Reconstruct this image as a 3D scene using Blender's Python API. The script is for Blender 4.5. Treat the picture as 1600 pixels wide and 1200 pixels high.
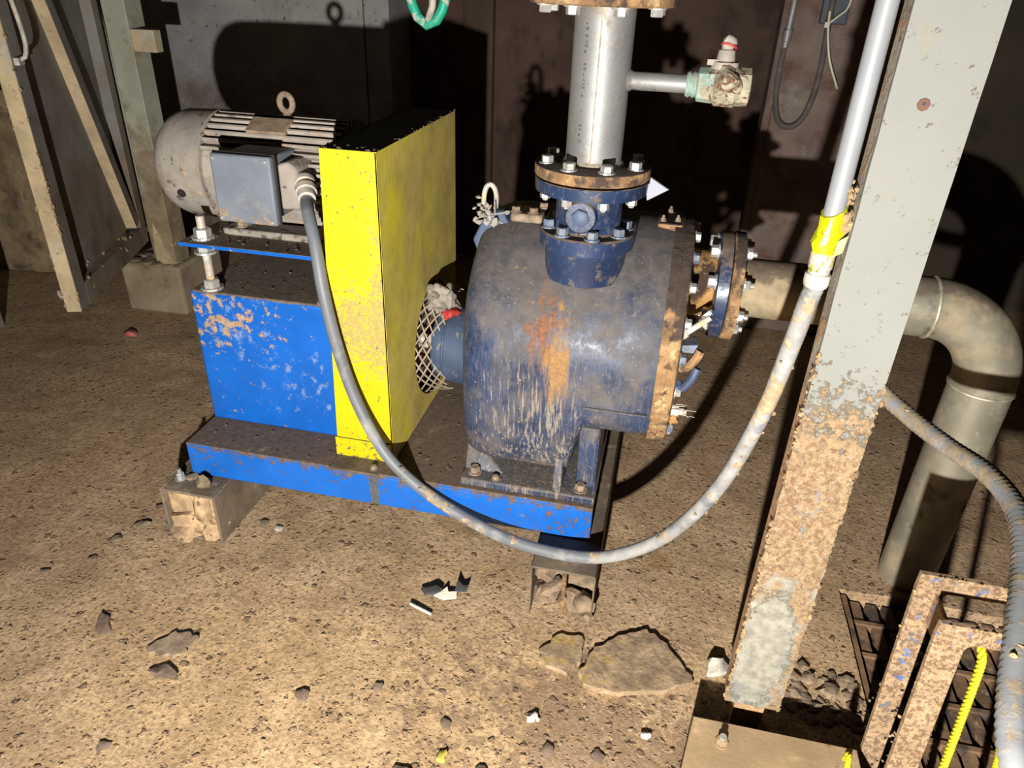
import bpy, bmesh, math, random
from mathutils import Vector, Matrix, noise as mnoise

random.seed(7)
scene = bpy.context.scene
for o in list(bpy.data.objects):
    bpy.data.objects.remove(o, do_unlink=True)
COL = scene.collection

# ------------------------------------------------------------------ camera
cam = bpy.data.cameras.new('camera')
cam.sensor_width = 36.0
cam.lens = 1130.0 / 1600.0 * 36.0
cam.clip_start = 0.02
cam_o = bpy.data.objects.new('camera', cam)
COL.objects.link(cam_o)
CR = Matrix(((0.9762063521, -0.1336584136, 0.1707529987),
             (0.2142520151, 0.4731442984, -0.8545352813),
             (0.0334250223, 0.8707869437, 0.4905230540)))
cam_o.matrix_world = Matrix.Translation((0, 0, 1.37)) @ CR.to_4x4()
scene.camera = cam_o

# ------------------------------------------------------------------ world, lamp, exposure
world = bpy.data.worlds.new('dark_basement_air')
scene.world = world
world.use_nodes = True
world.node_tree.nodes['Background'].inputs[0].default_value = (0.6, 0.7, 0.9, 1)
world.node_tree.nodes['Background'].inputs[1].default_value = 0.0012

torch = bpy.data.lights.new('hand_torch', 'SPOT')
torch.energy = 400.0
torch.color = (1.0, 0.975, 0.93)
torch.shadow_soft_size = 0.016
torch.spot_size = math.radians(150)
torch.spot_blend = 0.9
torch_o = bpy.data.objects.new('hand_torch', torch)
COL.objects.link(torch_o)
torch_o.location = (-0.082, -0.575, 0.92)
torch_o.rotation_euler = (Vector((-0.10, 1.40, 0.35)) - torch_o.location).to_track_quat('-Z', 'Y').to_euler()

vs = scene.view_settings
vs.view_transform = 'Standard'
vs.look = 'None'
vs.exposure = 0.0
vs.gamma = 1.0
vs.use_curve_mapping = False
try:
    scene.cycles.diffuse_bounces = 1
except Exception:
    pass

# ------------------------------------------------------------------ mesh helpers
OFF = {}


class B:
    """collects shapes (world coordinates) for ONE mesh object"""

    def __init__(self):
        self.bm = bmesh.new()

    def _faces(self, vs_, fs):
        v = [self.bm.verts.new(p) for p in vs_]
        out = []
        for f in fs:
            try:
                out.append(self.bm.faces.new([v[i] for i in f]))
            except ValueError:
                pass
        return v

    def box(self, x0, x1, y0, y1, z0, z1):
        self._faces([(x0, y0, z0), (x1, y0, z0), (x1, y1, z0), (x0, y1, z0),
                     (x0, y0, z1), (x1, y0, z1), (x1, y1, z1), (x0, y1, z1)],
                    [(0, 3, 2, 1), (4, 5, 6, 7), (0, 1, 5, 4), (1, 2, 6, 5), (2, 3, 7, 6), (3, 0, 4, 7)])
        return self

    def obox(self, c, ax, ay, az, sx, sy, sz):
        c = Vector(c); ax = Vector(ax).normalized() * sx / 2; ay = Vector(ay).normalized() * sy / 2; az = Vector(az).normalized() * sz / 2
        P = [c + i * ax + j * ay + k * az for k in (-1, 1) for (i, j) in ((-1, -1), (1, -1), (1, 1), (-1, 1))]
        self._faces(P, [(0, 3, 2, 1), (4, 5, 6, 7), (0, 1, 5, 4), (1, 2, 6, 5), (2, 3, 7, 6), (3, 0, 4, 7)])
        return self

    def bar(self, p0, p1, w, t, wdir):
        """square bar from p0 to p1, width w along wdir, thickness t across"""
        p0 = Vector(p0); p1 = Vector(p1); a = (p1 - p0)
        w_ = Vector(wdir); w_ = (w_ - w_.project(a)).normalized()
        return self.obox((p0 + p1) / 2, a, w_, a.cross(w_), a.length, w, t)

    def lathe(self, o, d, prof, seg=32, cap=True):
        """prof = [(distance along d, radius)]"""
        o = Vector(o); d = Vector(d).normalized()
        u = d.orthogonal().normalized(); v = d.cross(u)
        rings = []
        for (t, r) in prof:
            rings.append([self.bm.verts.new(o + d * t + (u * math.cos(2 * math.pi * i / seg) + v * math.sin(2 * math.pi * i / seg)) * max(r, 1e-5)) for i in range(seg)])
        for a, b in zip(rings, rings[1:]):
            for i in range(seg):
                j = (i + 1) % seg
                self.bm.faces.new((a[i], a[j], b[j], b[i]))
        if cap:
            self.bm.faces.new(rings[0][::-1]); self.bm.faces.new(rings[-1])
        return self

    def cyl(self, p0, p1, r, r2=None, seg=24):
        p0 = Vector(p0); p1 = Vector(p1)
        return self.lathe(p0, p1 - p0, [(0, r), ((p1 - p0).length, r if r2 is None else r2)], seg)

    def tube(self, pts, r, seg=12, ribs=0.0, closed=False):
        pts = [Vector(p) for p in pts]
        n = len(pts); rings = []
        prev = None
        for i, p in enumerate(pts):
            a = pts[(i - 1) % n] if (i > 0 or closed) else p
            b = pts[(i + 1) % n] if (i < n - 1 or closed) else p
            t = (b - a).normalized()
            if prev is None:
                u = t.orthogonal().normalized()
            else:
                u = (prev - prev.project(t)).normalized()
            prev = u; v = t.cross(u)
            rr = (r[i] if isinstance(r, (list, tuple)) else r) + (ribs if i % 2 else 0.0)
            rings.append([self.bm.verts.new(p + (u * math.cos(2 * math.pi * k / seg) + v * math.sin(2 * math.pi * k / seg)) * rr) for k in range(seg)])
        for i in range(n if closed else n - 1):
            A = rings[i]; C = rings[(i + 1) % n]
            for k in range(seg):
                j = (k + 1) % seg
                self.bm.faces.new((A[k], A[j], C[j], C[k]))
        if not closed:
            self.bm.faces.new(rings[0][::-1]); self.bm.faces.new(rings[-1])
        return self

    def prism(self, poly, off):
        poly = [Vector(p) for p in poly]; off = Vector(off); n = len(poly)
        self._faces(poly + [p + off for p in poly],
                    [tuple(range(n))[::-1], tuple(range(n, 2 * n))] + [(i, (i + 1) % n, n + (i + 1) % n, n + i) for i in range(n)])
        return self

    def torus(self, c, axis, R, r, seg=28, ms=12):
        c = Vector(c); axis = Vector(axis).normalized(); u = axis.orthogonal().normalized(); v = axis.cross(u)
        return self.tube([c + (u * math.cos(2 * math.pi * i / seg) + v * math.sin(2 * math.pi * i / seg)) * R for i in range(seg)], r, ms, closed=True)

    def lump(self, c, s, rough=0.3, sub=1):
        """an irregular pebble / clod"""
        m = Matrix.Translation(c) @ Matrix.Rotation(random.random() * 6.3, 4, 'Z')
        r = bmesh.ops.create_icosphere(self.bm, subdivisions=sub, radius=1.0)
        sd = Vector((random.random() * 50, random.random() * 50, random.random() * 50))
        for v in r['verts']:
            k = 1 + rough * 2 * mnoise.noise(v.co * 1.3 + sd)
            v.co = m @ Vector((v.co.x * s[0] * k, v.co.y * s[1] * k, v.co.z * s[2] * k))
        return self

    def mesh(self, name, sharp=34, off=Vector((0, 0, 0))):
        bm = self.bm
        bmesh.ops.recalc_face_normals(bm, faces=bm.faces)
        ca = math.radians(sharp)
        for e in bm.edges:
            e.smooth = not (len(e.link_faces) == 2 and e.calc_face_angle(0) > ca)
        for f in bm.faces:
            f.smooth = True
        if off.length:
            bmesh.ops.translate(bm, verts=bm.verts, vec=-off)
        me = bpy.data.meshes.new(name)
        bm.to_mesh(me); bm.free()
        return me

    def out(self, name, mat, parent=None, bevel=0.0, sharp=34, label=None, cat=None, group=None, kind=None):
        if parent is not None:
            off = OFF[parent.name]
        else:
            xs = [v.co for v in self.bm.verts]
            lo = Vector([min(c[i] for c in xs) for i in range(3)]); hi = Vector([max(c[i] for c in xs) for i in range(3)])
            off = Vector(((lo.x + hi.x) / 2, (lo.y + hi.y) / 2, lo.z))
        me = self.mesh(name, sharp, off)
        o = bpy.data.objects.new(name, me)
        COL.objects.link(o)
        me.materials.append(mat)
        if parent is not None:
            o.parent = parent
        else:
            o.location = off
        OFF[o.name] = off.copy()
        if bevel:
            m = o.modifiers.new('edge', 'BEVEL'); m.width = bevel; m.segments = 2; m.limit_method = 'ANGLE'; m.angle_limit = math.radians(40)
        tag(o, label, cat, group, kind)
        return o


def tag(o, label=None, cat=None, group=None, kind=None):
    if label: o['label'] = label
    if cat: o['category'] = cat
    if group: o['group'] = group
    if kind: o['kind'] = kind
    return o


def thing(name, loc, label, cat, group=None):
    o = bpy.data.objects.new(name, None)
    o.empty_display_size = 0.05
    COL.objects.link(o)
    o.location = loc
    OFF[o.name] = Vector(loc)
    return tag(o, label, cat, group)


_bm = {}


def bolt(parent, pos, d, r, h, mat, stud=0.0, name='bolt', washer=True):
    """hexagon bolt head (with washer and optional stud end) standing on pos along d"""
    key = (round(r, 4), round(h, 4), round(stud, 4), washer, mat.name)
    if key not in _bm:
        b = B()
        t0 = 0.0
        if washer:
            b.lathe((0, 0, 0), (0, 0, 1), [(-0.001, r * 1.35), (h * 0.18, r * 1.35)], 14); t0 = h * 0.18
        b.lathe((0, 0, 0), (0, 0, 1), [(t0, r), (h * 0.9, r), (h, r * 0.86)], 6)
        if stud:
            b.lathe((0, 0, 0), (0, 0, 1), [(h, r * 0.55), (h + stud, r * 0.5)], 10)
        me = b.mesh('bolt', 25); me.materials.append(mat)
        _bm[key] = me
    o = bpy.data.objects.new(name, _bm[key])
    COL.objects.link(o)
    q = Vector(d).to_track_quat('Z', 'Y') @ Matrix.Rotation(random.random() * 1.05, 3, 'Z').to_quaternion()
    o.rotation_mode = 'QUATERNION'; o.rotation_quaternion = q
    o.parent = parent
    o.location = Vector(pos) - OFF[parent.name]
    OFF[o.name] = OFF[parent.name]
    return o


def smooth_path(pts, n):
    """Catmull-Rom through pts, n points evenly spaced"""
    P = [Vector(p) for p in pts]
    P = [2 * P[0] - P[1]] + P + [2 * P[-1] - P[-2]]
    fine = []
    for i in range(1, len(P) - 2):
        a, b, c, d = P[i - 1:i + 3]
        for k in range(24):
            t = k / 24
            fine.append(0.5 * ((2 * b) + (c - a) * t + (2 * a - 5 * b + 4 * c - d) * t * t + (3 * b - a - 3 * c + d) * t ** 3))
    fine.append(P[-2])
    L = [0.0]
    for a, b in zip(fine, fine[1:]):
        L.append(L[-1] + (b - a).length)
    out = []; j = 0
    for k in range(n):
        s = L[-1] * k / (n - 1)
        while j < len(L) - 2 and L[j + 1] < s:
            j += 1
        f = (s - L[j]) / max(L[j + 1] - L[j], 1e-9)
        out.append(fine[j].lerp(fine[j + 1], min(max(f, 0), 1)))
    return out


# ------------------------------------------------------------------ materials
class Mat:
    def __init__(self, name):
        self.m = bpy.data.materials.new(name)
        self.m.use_nodes = True
        self.nt = self.m.node_tree
        self.nt.nodes.clear()
        self.outn = self.nt.nodes.new('ShaderNodeOutputMaterial')
        self.b = self.nt.nodes.new('ShaderNodeBsdfPrincipled')
        self.nt.links.new(self.b.outputs[0], self.outn.inputs[0])
        g = self.nt.nodes.new('ShaderNodeNewGeometry')
        self.P = g.outputs['Position']; self.Nn = g.outputs['Normal']

    def n(self, t, **kw):
        x = self.nt.nodes.new(t)
        for k, v in kw.items():
            setattr(x, k, v)
        return x

    def set(self, sock, v):
        if isinstance(v, bpy.types.NodeSocket):
            self.nt.links.new(v, sock)
        else:
            sock.default_value = v

    def math(self, op, a, b=0.0, clamp=False):
        x = self.n('ShaderNodeMath', operation=op, use_clamp=clamp)
        self.set(x.inputs[0], a); self.set(x.inputs[1], b)
        return x.outputs[0]

    def vmath(self, op, a, b):
        x = self.n('ShaderNodeVectorMath', operation=op)
        self.set(x.inputs[0], a); self.set(x.inputs[1], b)
        return x

    def noise(self, scale, stretch=(1, 1, 1), detail=5, rough=0.6, off=0.0, dist=0.0):
        v = self.vmath('MULTIPLY', self.P, stretch).outputs[0]
        if off:
            v = self.vmath('ADD', v, (off, off * 1.7, off * 0.6)).outputs[0]
        x = self.n('ShaderNodeTexNoise')
        x.inputs['Scale'].default_value = scale; x.inputs['Detail'].default_value = detail
        x.inputs['Roughness'].default_value = rough; x.inputs['Distortion'].default_value = dist
        self.nt.links.new(v, x.inputs['Vector'])
        return x.outputs['Fac']

    def voro(self, scale, feature='F1', stretch=(1, 1, 1)):
        v = self.vmath('MULTIPLY', self.P, stretch).outputs[0]
        x = self.n('ShaderNodeTexVoronoi', feature=feature)
        x.inputs['Scale'].default_value = scale
        self.nt.links.new(v, x.inputs['Vector'])
        return x.outputs['Distance']

    def step(self, v, lo, hi):
        x = self.n('ShaderNodeMapRange', interpolation_type='SMOOTHSTEP')
        self.set(x.inputs['Value'], v)
        x.inputs['From Min'].default_value = lo; x.inputs['From Max'].default_value = hi
        return x.outputs['Result']

    def mix(self, f, a, b):
        x = self.n('ShaderNodeMix', data_type='RGBA')
        self.set(x.inputs['Factor'], f)
        ca, cb = x.inputs[6], x.inputs[7]
        self.set(ca, a if isinstance(a, bpy.types.NodeSocket) else (*a, 1)); self.set(cb, b if isinstance(b, bpy.types.NodeSocket) else (*b, 1))
        return x.outputs[2]

    def bias(self, term):
        """extra amount added to a layer's noise before the threshold"""
        k = term[0]
        s = self.n('ShaderNodeSeparateXYZ')
        if k in 'xyz':
            self.nt.links.new(self.P, s.inputs[0])
            x = self.n('ShaderNodeMapRange'); self.nt.links.new(s.outputs['xyz'.index(k)], x.inputs['Value'])
            x.inputs['From Min'].default_value = term[1]; x.inputs['From Max'].default_value = term[2]
            return self.math('MULTIPLY', x.outputs['Result'], term[3])
        if k == 'top':
            self.nt.links.new(self.Nn, s.inputs[0])
            x = self.n('ShaderNodeMapRange'); self.nt.links.new(s.outputs[2], x.inputs['Value'])
            x.inputs['From Min'].default_value = term[1]; x.inputs['From Max'].default_value = term[2]
            return self.math('MULTIPLY', x.outputs['Result'], term[3])
        if k == 'ball':
            d = self.vmath('SUBTRACT', self.P, term[1]).outputs[0]
            d = self.vmath('DIVIDE', d, term[2]).outputs[0]
            ln = self.n('ShaderNodeVectorMath', operation='LENGTH'); self.nt.links.new(d, ln.inputs[0])
            x = self.math('SUBTRACT', 1.0, ln.outputs['Value'], clamp=True)
            return self.math('MULTIPLY', x, term[3])


def make(name, base, rough=0.6, metal=0.0, var=0.25, vscale=6.0, layers=(), bump=0.3, bscale=60.0, bdist=0.002, spec=0.5):
    """base colour with cloudy variation, then layers of dirt / rust / wear:
       (colour, roughness, dict(scale, lo, hi, stretch, detail, bias=[...], rel=height))"""
    M = Mat(name)
    f = M.noise(vscale, detail=4)
    dark = tuple(c * (1 - var) for c in base); lite = tuple(min(c * (1 + var), 1) for c in base)
    col = M.mix(M.step(f, 0.3, 0.7), dark, lite)
    r = rough; mt = metal
    h = M.math('MULTIPLY', M.noise(bscale, detail=6, off=3.1), bump)
    for i, (c, lr, d) in enumerate(layers):
        v = M.noise(d['scale'], d.get('stretch', (1, 1, 1)), d.get('detail', 6), d.get('rough', 0.65), off=11.3 * (i + 1) + d.get('seed', 0), dist=d.get('dist', 0.0))
        for t in d.get('bias', ()):
            v = M.math('ADD', v, M.bias(t))
        mk = M.step(v, d['lo'], d['hi'])
        if 'amt' in d:
            mk = M.math('MULTIPLY', mk, d['amt'])
        c2 = c
        if d.get('cvar', 0.25):
            cv = d.get('cvar', 0.25)
            g = M.noise(d['scale'] * 2.7, detail=5, off=5.5 + i)
            c2 = M.mix(M.step(g, 0.3, 0.7), tuple(k * (1 - cv) for k in c), tuple(min(k * (1 + cv), 1) for k in c))
        col = M.mix(mk, col, c2)
        x = M.n('ShaderNodeMix', data_type='FLOAT'); M.set(x.inputs['Factor'], mk); M.set(x.inputs[2], r); M.set(x.inputs[3], lr); r = x.outputs[0]
        if not (isinstance(mt, float) and mt == 0.0):
            x = M.n('ShaderNodeMix', data_type='FLOAT'); M.set(x.inputs['Factor'], mk); M.set(x.inputs[2], mt); M.set(x.inputs[3], d.get('metal', 0.0)); mt = x.outputs[0]
        if d.get('rel', 0):
            h = M.math('ADD', h, M.math('MULTIPLY', mk, d['rel']))
    M.set(M.b.inputs['Base Color'], col if isinstance(col, bpy.types.NodeSocket) else (*col, 1))
    M.set(M.b.inputs['Roughness'], r); M.set(M.b.inputs['Metallic'], mt)
    M.b.inputs['Specular IOR Level'].default_value = spec
    bp = M.n('ShaderNodeBump'); bp.inputs['Strength'].default_value = 1.0; bp.inputs['Distance'].default_value = bdist
    M.nt.links.new(h, bp.inputs['Height']); M.nt.links.new(bp.outputs[0], M.b.inputs['Normal'])
    return M.m


MUD = (0.27, 0.185, 0.105)
MUDD = (0.105, 0.07, 0.045)
TAN = (0.46, 0.30, 0.15)
RUST = (0.33, 0.13, 0.04)
topmud = lambda amt=0.45, lo=0.55, hi=0.68, c=MUDD, sc=14: (c, 0.9, dict(scale=sc, lo=lo, hi=hi, bias=[('top', 0.35, 0.9, amt)], rel=0.6))

m_floor = None


def floor_material(name='muddy_concrete_floor'):
    M = Mat(name)
    big = M.noise(1.3, detail=5)
    mid = M.noise(7.0, detail=7, rough=0.7, off=4)
    fine = M.noise(105, detail=5, rough=0.7, off=9)
    grit = M.step(fine, 0.40, 0.62)
    col = M.mix(M.step(mid, 0.28, 0.72), (0.44, 0.285, 0.145), (0.72, 0.49, 0.265))
    col = M.mix(M.math('MULTIPLY', grit, 0.62), col, (0.25, 0.152, 0.078))
    # second brown tone, stronger towards the back and along the left of the room
    v = M.math('ADD', big, M.bias(('y', 1.0, 1.6, 0.26)))
    v = M.math('ADD', v, M.bias(('x', -0.75, -1.5, 0.16)))
    brown_tone = M.mix(M.step(mid, 0.3, 0.7), (0.42, 0.275, 0.160), (0.66, 0.465, 0.285))
    brown_tone = M.mix(M.math('MULTIPLY', grit, 0.60), brown_tone, (0.23, 0.150, 0.092))
    col = M.mix(M.math('MULTIPLY', M.step(v, 0.46, 0.74), 0.9), col, brown_tone)
    # aggregate, clods and damp spots
    wob = M.n('ShaderNodeTexNoise'); wob.inputs['Scale'].default_value = 60; wob.inputs['Detail'].default_value = 3
    M.nt.links.new(M.P, wob.inputs['Vector'])
    wv = M.n('ShaderNodeVectorMath', operation='SCALE'); M.nt.links.new(M.vmath('SUBTRACT', wob.outputs['Color'], (0.5, 0.5, 0.5)).outputs[0], wv.inputs[0]); wv.inputs['Scale'].default_value = 0.02
    pos = M.vmath('ADD', M.P, wv.outputs[0]).outputs[0]
    near = M.bias(('ball', (0.0, 0.96, 0), (0.62, 0.42, 0.4), 0.26))

    def cells(scale, pick, lo, hi, extra=None):
        v = M.n('ShaderNodeTexVoronoi'); v.inputs['Scale'].default_value = scale
        M.nt.links.new(pos, v.inputs['Vector'])
        sx = M.n('ShaderNodeSeparateColor'); M.nt.links.new(v.outputs['Color'], sx.inputs[0])
        rnd = sx.outputs[0] if extra is None else M.math('ADD', sx.outputs[0], extra)
        keep = M.step(rnd, pick, pick + 0.02)
        size = M.math('MULTIPLY', sx.outputs[1], 0.25)
        m_ = M.step(M.math('ADD', v.outputs['Distance'], size), hi, lo)
        return M.math('MULTIPLY', keep, m_)
    spm = cells(95, 0.55, 0.30, 0.50, M.math('MULTIPLY', M.math('SUBTRACT', big, 0.5), 0.6))
    col = M.mix(M.math('MULTIPLY', spm, 0.55), col, (0.15, 0.09, 0.052))
    bsm = cells(46, 0.84, 0.30, 0.52, near)
    col = M.mix(M.math('MULTIPLY', bsm, 0.6), col, (0.15, 0.092, 0.062))
    blot = M.step(M.math('ADD', M.noise(26, detail=7, rough=0.72, off=41), near), 0.60, 0.70)
    col = M.mix(M.math('MULTIPLY', blot, 0.62), col, (0.20, 0.128, 0.085))
    lt = M.step(M.noise(85, detail=3, rough=0.6, off=77), 0.69, 0.74)
    col = M.mix(M.math('MULTIPLY', lt, 0.6), col, (0.60, 0.50, 0.37))
    oil = M.step(M.noise(5.5, detail=4, off=91), 0.68, 0.74)
    col = M.mix(M.math('MULTIPLY', oil, 0.65), col, (0.07, 0.05, 0.035))
    och = M.step(M.math('ADD', M.noise(16, detail=5, off=101), M.bias(('ball', (0.12, 1.55, 0), (0.10, 0.16, 0.2), 0.22))), 0.66, 0.80)
    col = M.mix(M.math('MULTIPLY', och, 0.6), col, (0.33, 0.19, 0.06))
    M.nt.links.new(col, M.b.inputs['Base Color'])
    rr = M.n('ShaderNodeMapRange'); M.nt.links.new(mid, rr.inputs['Value']); rr.inputs['To Min'].default_value = 0.95; rr.inputs['To Max'].default_value = 0.65
    M.nt.links.new(rr.outputs[0], M.b.inputs['Roughness'])
    M.b.inputs['Specular IOR Level'].default_value = 0.25
    h = M.math('MULTIPLY', fine, 0.6)
    h = M.math('ADD', h, M.math('MULTIPLY', spm, 0.5))
    h = M.math('ADD', h, M.math('MULTIPLY', bsm, 0.8))
    h = M.math('ADD', h, M.math('MULTIPLY', mid, 1.4))
    bp = M.n('ShaderNodeBump'); bp.inputs['Distance'].default_value = 0.0045
    M.nt.links.new(h, bp.inputs['Height']); M.nt.links.new(bp.outputs[0], M.b.inputs['Normal'])
    return M.m


m_floor = floor_material()
m_wall = make('grey_concrete_wall', (0.3, 0.285, 0.27), 0.9, var=0.2, vscale=3.0, bump=0.6, bscale=60, bdist=0.004, layers=[
    ((0.15, 0.111, 0.084), 0.95, dict(scale=2.6, lo=0.52, hi=0.84, bias=[('z', 1.05, 0.3, 0.34)])),
    ((0.06, 0.048, 0.039), 0.95, dict(scale=48, lo=0.635, hi=0.69, rel=-0.8)),
    ((0.204, 0.192, 0.186), 0.9, dict(scale=12, lo=0.56, hi=0.70, amt=0.6)),
    ((0.144, 0.078, 0.048), 0.9, dict(scale=40, lo=0.66, hi=0.72, amt=0.7, bias=[('ball', (-2.35, 3.5, 0.95), (0.5, 0.4, 0.3), 0.06)]))])
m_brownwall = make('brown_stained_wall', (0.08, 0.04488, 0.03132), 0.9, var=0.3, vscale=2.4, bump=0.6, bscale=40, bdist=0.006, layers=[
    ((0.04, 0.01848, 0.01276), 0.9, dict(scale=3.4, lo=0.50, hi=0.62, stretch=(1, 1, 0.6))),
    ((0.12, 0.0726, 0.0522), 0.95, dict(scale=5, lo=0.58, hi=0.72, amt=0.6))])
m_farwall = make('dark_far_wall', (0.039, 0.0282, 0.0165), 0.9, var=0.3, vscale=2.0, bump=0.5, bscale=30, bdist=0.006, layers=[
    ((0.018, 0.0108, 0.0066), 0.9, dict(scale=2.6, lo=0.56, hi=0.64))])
m_pier = make('rusty_grey_steel_panel', (0.165, 0.1155, 0.0924), 0.75, var=0.2, vscale=5, bump=0.5, bscale=90, bdist=0.002, layers=[
    ((0.1125, 0.0595, 0.0429), 0.85, dict(scale=7, lo=0.42, hi=0.66)),
    ((0.1875, 0.1575, 0.132), 0.8, dict(scale=9, lo=0.58, hi=0.72, bias=[('ball', (0.46, 3.2, 0.98), (0.12, 0.2, 0.14), 0.15)]))])
m_pedestal = make('dusty_brown_concrete', (0.297, 0.2306, 0.148), 0.92, var=0.2, vscale=7, bump=0.5, bscale=60, bdist=0.003, layers=[
    ((0.198, 0.1392, 0.084), 0.95, dict(scale=8, lo=0.50, hi=0.7))])
m_rubble = make('rough_foundation_concrete', (0.294, 0.2108, 0.1178), 0.95, var=0.3, vscale=7, bump=1.2, bscale=30, bdist=0.008, layers=[
    ((0.14, 0.0952, 0.0527), 0.95, dict(scale=9, lo=0.5, hi=0.66))])
m_gate = make('grey_galvanised_gate_steel', (0.2108, 0.198, 0.1733), 0.7, var=0.15, vscale=5, bump=0.4, bscale=70, bdist=0.002, layers=[
    ((0.1674, 0.123, 0.0825), 0.9, dict(scale=4, lo=0.45, hi=0.7, bias=[('z', 1.1, 0.3, 0.18)])),
    ((0.3224, 0.252, 0.1485), 0.9, dict(scale=45, lo=0.68, hi=0.72, amt=0.8, rel=1.0))])
m_gateedge = make('sandy_mud_and_lit_steel', (0.476, 0.3649, 0.216), 0.9, var=0.2, vscale=9, bump=0.7, bscale=75, bdist=0.003, layers=[  # sandy crust; its lighter tone also paints light onto gate edge and brace
    ((0.391, 0.3772, 0.3096), 0.8, dict(scale=6, lo=0.58, hi=0.70, bias=[('z', 0.9, 1.3, 0.14)], amt=0.7)),
    ((0.306, 0.205, 0.1044), 0.95, dict(scale=60, lo=0.58, hi=0.68))])
m_post = make('grey_green_painted_post', (0.375, 0.3848, 0.2904), 0.75, var=0.12, vscale=6, bump=0.3, bscale=60, bdist=0.002, layers=[
    ((0.2475, 0.1887, 0.1122), 0.9, dict(scale=6, lo=0.50, hi=0.72, bias=[('z', 1.0, 0.3, 0.28)])),
    ((0.375, 0.2886, 0.1518), 0.95, dict(scale=28, lo=0.63, hi=0.70, bias=[('z', 0.6, 0.3, 0.10)], rel=0.8))])
m_blue = make('bright_blue_paint', (0.0045, 0.107, 0.46), 0.38, var=0.10, vscale=9, bump=0.2, bscale=120, bdist=0.001, layers=[
    ((0.23, 0.30, 0.43), 0.8, dict(scale=34, lo=0.60, hi=0.74, amt=0.65, bias=[('ball', (-0.90, 1.518, 0.42), (0.2, 0.3, 0.16), 0.08), ('ball', (-1.06, 1.518, 0.56), (0.17, 0.3, 0.16), 0.10)])),
    ((0.36, 0.245, 0.16), 0.9, dict(scale=36, lo=0.655, hi=0.69, detail=7, rough=0.7, bias=[('ball', (-1.06, 1.518, 0.57), (0.20, 0.3, 0.13), 0.15), ('x', -0.78, -1.12, 0.04), ('z', 0.60, 0.645, 0.03)], rel=0.4)),
    ((0.36, 0.27, 0.20), 0.9, dict(scale=26, lo=0.70, hi=0.735, seed=5, rel=0.3)),
    ((0.20, 0.15, 0.108), 0.92, dict(scale=24, lo=0.82, hi=0.96, bias=[('top', 0.25, 0.8, 0.6)], rel=0.8))])
m_bluebase = make('blue_paint_with_mud', (0.0045, 0.115, 0.48), 0.42, var=0.12, vscale=9, bump=0.25, bscale=110, bdist=0.0015, layers=[
    ((0.15, 0.085, 0.055), 0.9, dict(scale=60, lo=0.60, hi=0.66, detail=7, rough=0.72, bias=[('x', -0.40, -0.05, 0.07), ('ball', (-1.10, 1.387, 0.20), (0.12, 0.1, 0.08), 0.06)], rel=0.4)),
    ((0.135, 0.092, 0.062), 0.92, dict(scale=26, lo=0.70, hi=0.80, detail=7, bias=[('top', 0.2, 0.7, 0.5), ('z', 0.205, 0.258, 0.27)], rel=0.8)),
    ((0.22, 0.145, 0.09), 0.95, dict(scale=16, lo=0.64, hi=0.76, cvar=0.4, bias=[('top', 0.2, 0.7, 0.06)])),
    ((0.085, 0.085, 0.09), 0.9, dict(scale=60, lo=0.70, hi=0.78, bias=[('ball', (-0.628, 1.387, 0.20), (0.017, 0.05, 0.2), 0.8)]))])
m_yellow = make('bright_yellow_paint', (0.55, 0.465, 0.0), 0.5, var=0.05, vscale=8, bump=0.2, bscale=160, bdist=0.0008, layers=[
    ((0.36, 0.26, 0.11), 0.9, dict(scale=110, lo=0.55, hi=0.66, detail=7, rough=0.75, bias=[('ball', (-0.665, 1.44, 0.64), (0.15, 0.2, 0.17), 0.26), ('ball', (-0.66, 1.44, 0.8), (0.30, 0.2, 0.6), -0.06), ('ball', (-0.605, 1.44, 0.75), (0.035, 0.1, 0.42), 0.14), ('z', 0.50, 0.47, -0.12)], amt=0.8)),
    ((0.28, 0.25, 0.01), 0.8, dict(scale=140, lo=0.60, hi=0.70, stretch=(1, 1, 0.5), amt=0.7)),
    ((0.05, 0.04, 0.015), 0.9, dict(scale=110, lo=0.70, hi=0.74, stretch=(1, 1, 0.5), amt=0.8)),
    ((0.15, 0.11, 0.05), 0.9, dict(scale=70, lo=0.62, hi=0.7, bias=[('z', 0.36, 0.26, 0.10)])),
    ((0.05, 0.04, 0.03), 0.95, dict(scale=10, lo=0.9, hi=1.05, bias=[('top', 0.3, 0.9, 0.7)]))])
m_yellow_side = make('grimy_yellow_paint', (0.74, 0.64, 0.015), 0.55, var=0.10, vscale=8, bump=0.25, bscale=100, bdist=0.001, layers=[
    ((0.52, 0.385, 0.14), 0.9, dict(scale=5, lo=0.28, hi=0.72, stretch=(1, 1, 0.5), bias=[('y', 1.5, 2.0, 0.16)], amt=0.85)),
    ((0.32, 0.24, 0.06), 0.9, dict(scale=120, lo=0.46, hi=0.74, stretch=(1, 1, 0.2), detail=7, amt=0.5)),
    ((0.05, 0.04, 0.02), 0.9, dict(scale=60, lo=0.735, hi=0.77, stretch=(1, 1, 0.4), amt=0.7)),
    ((0.05, 0.04, 0.03), 0.95, dict(scale=10, lo=0.9, hi=1.05, bias=[('top', 0.3, 0.9, 0.7)]))])
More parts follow.
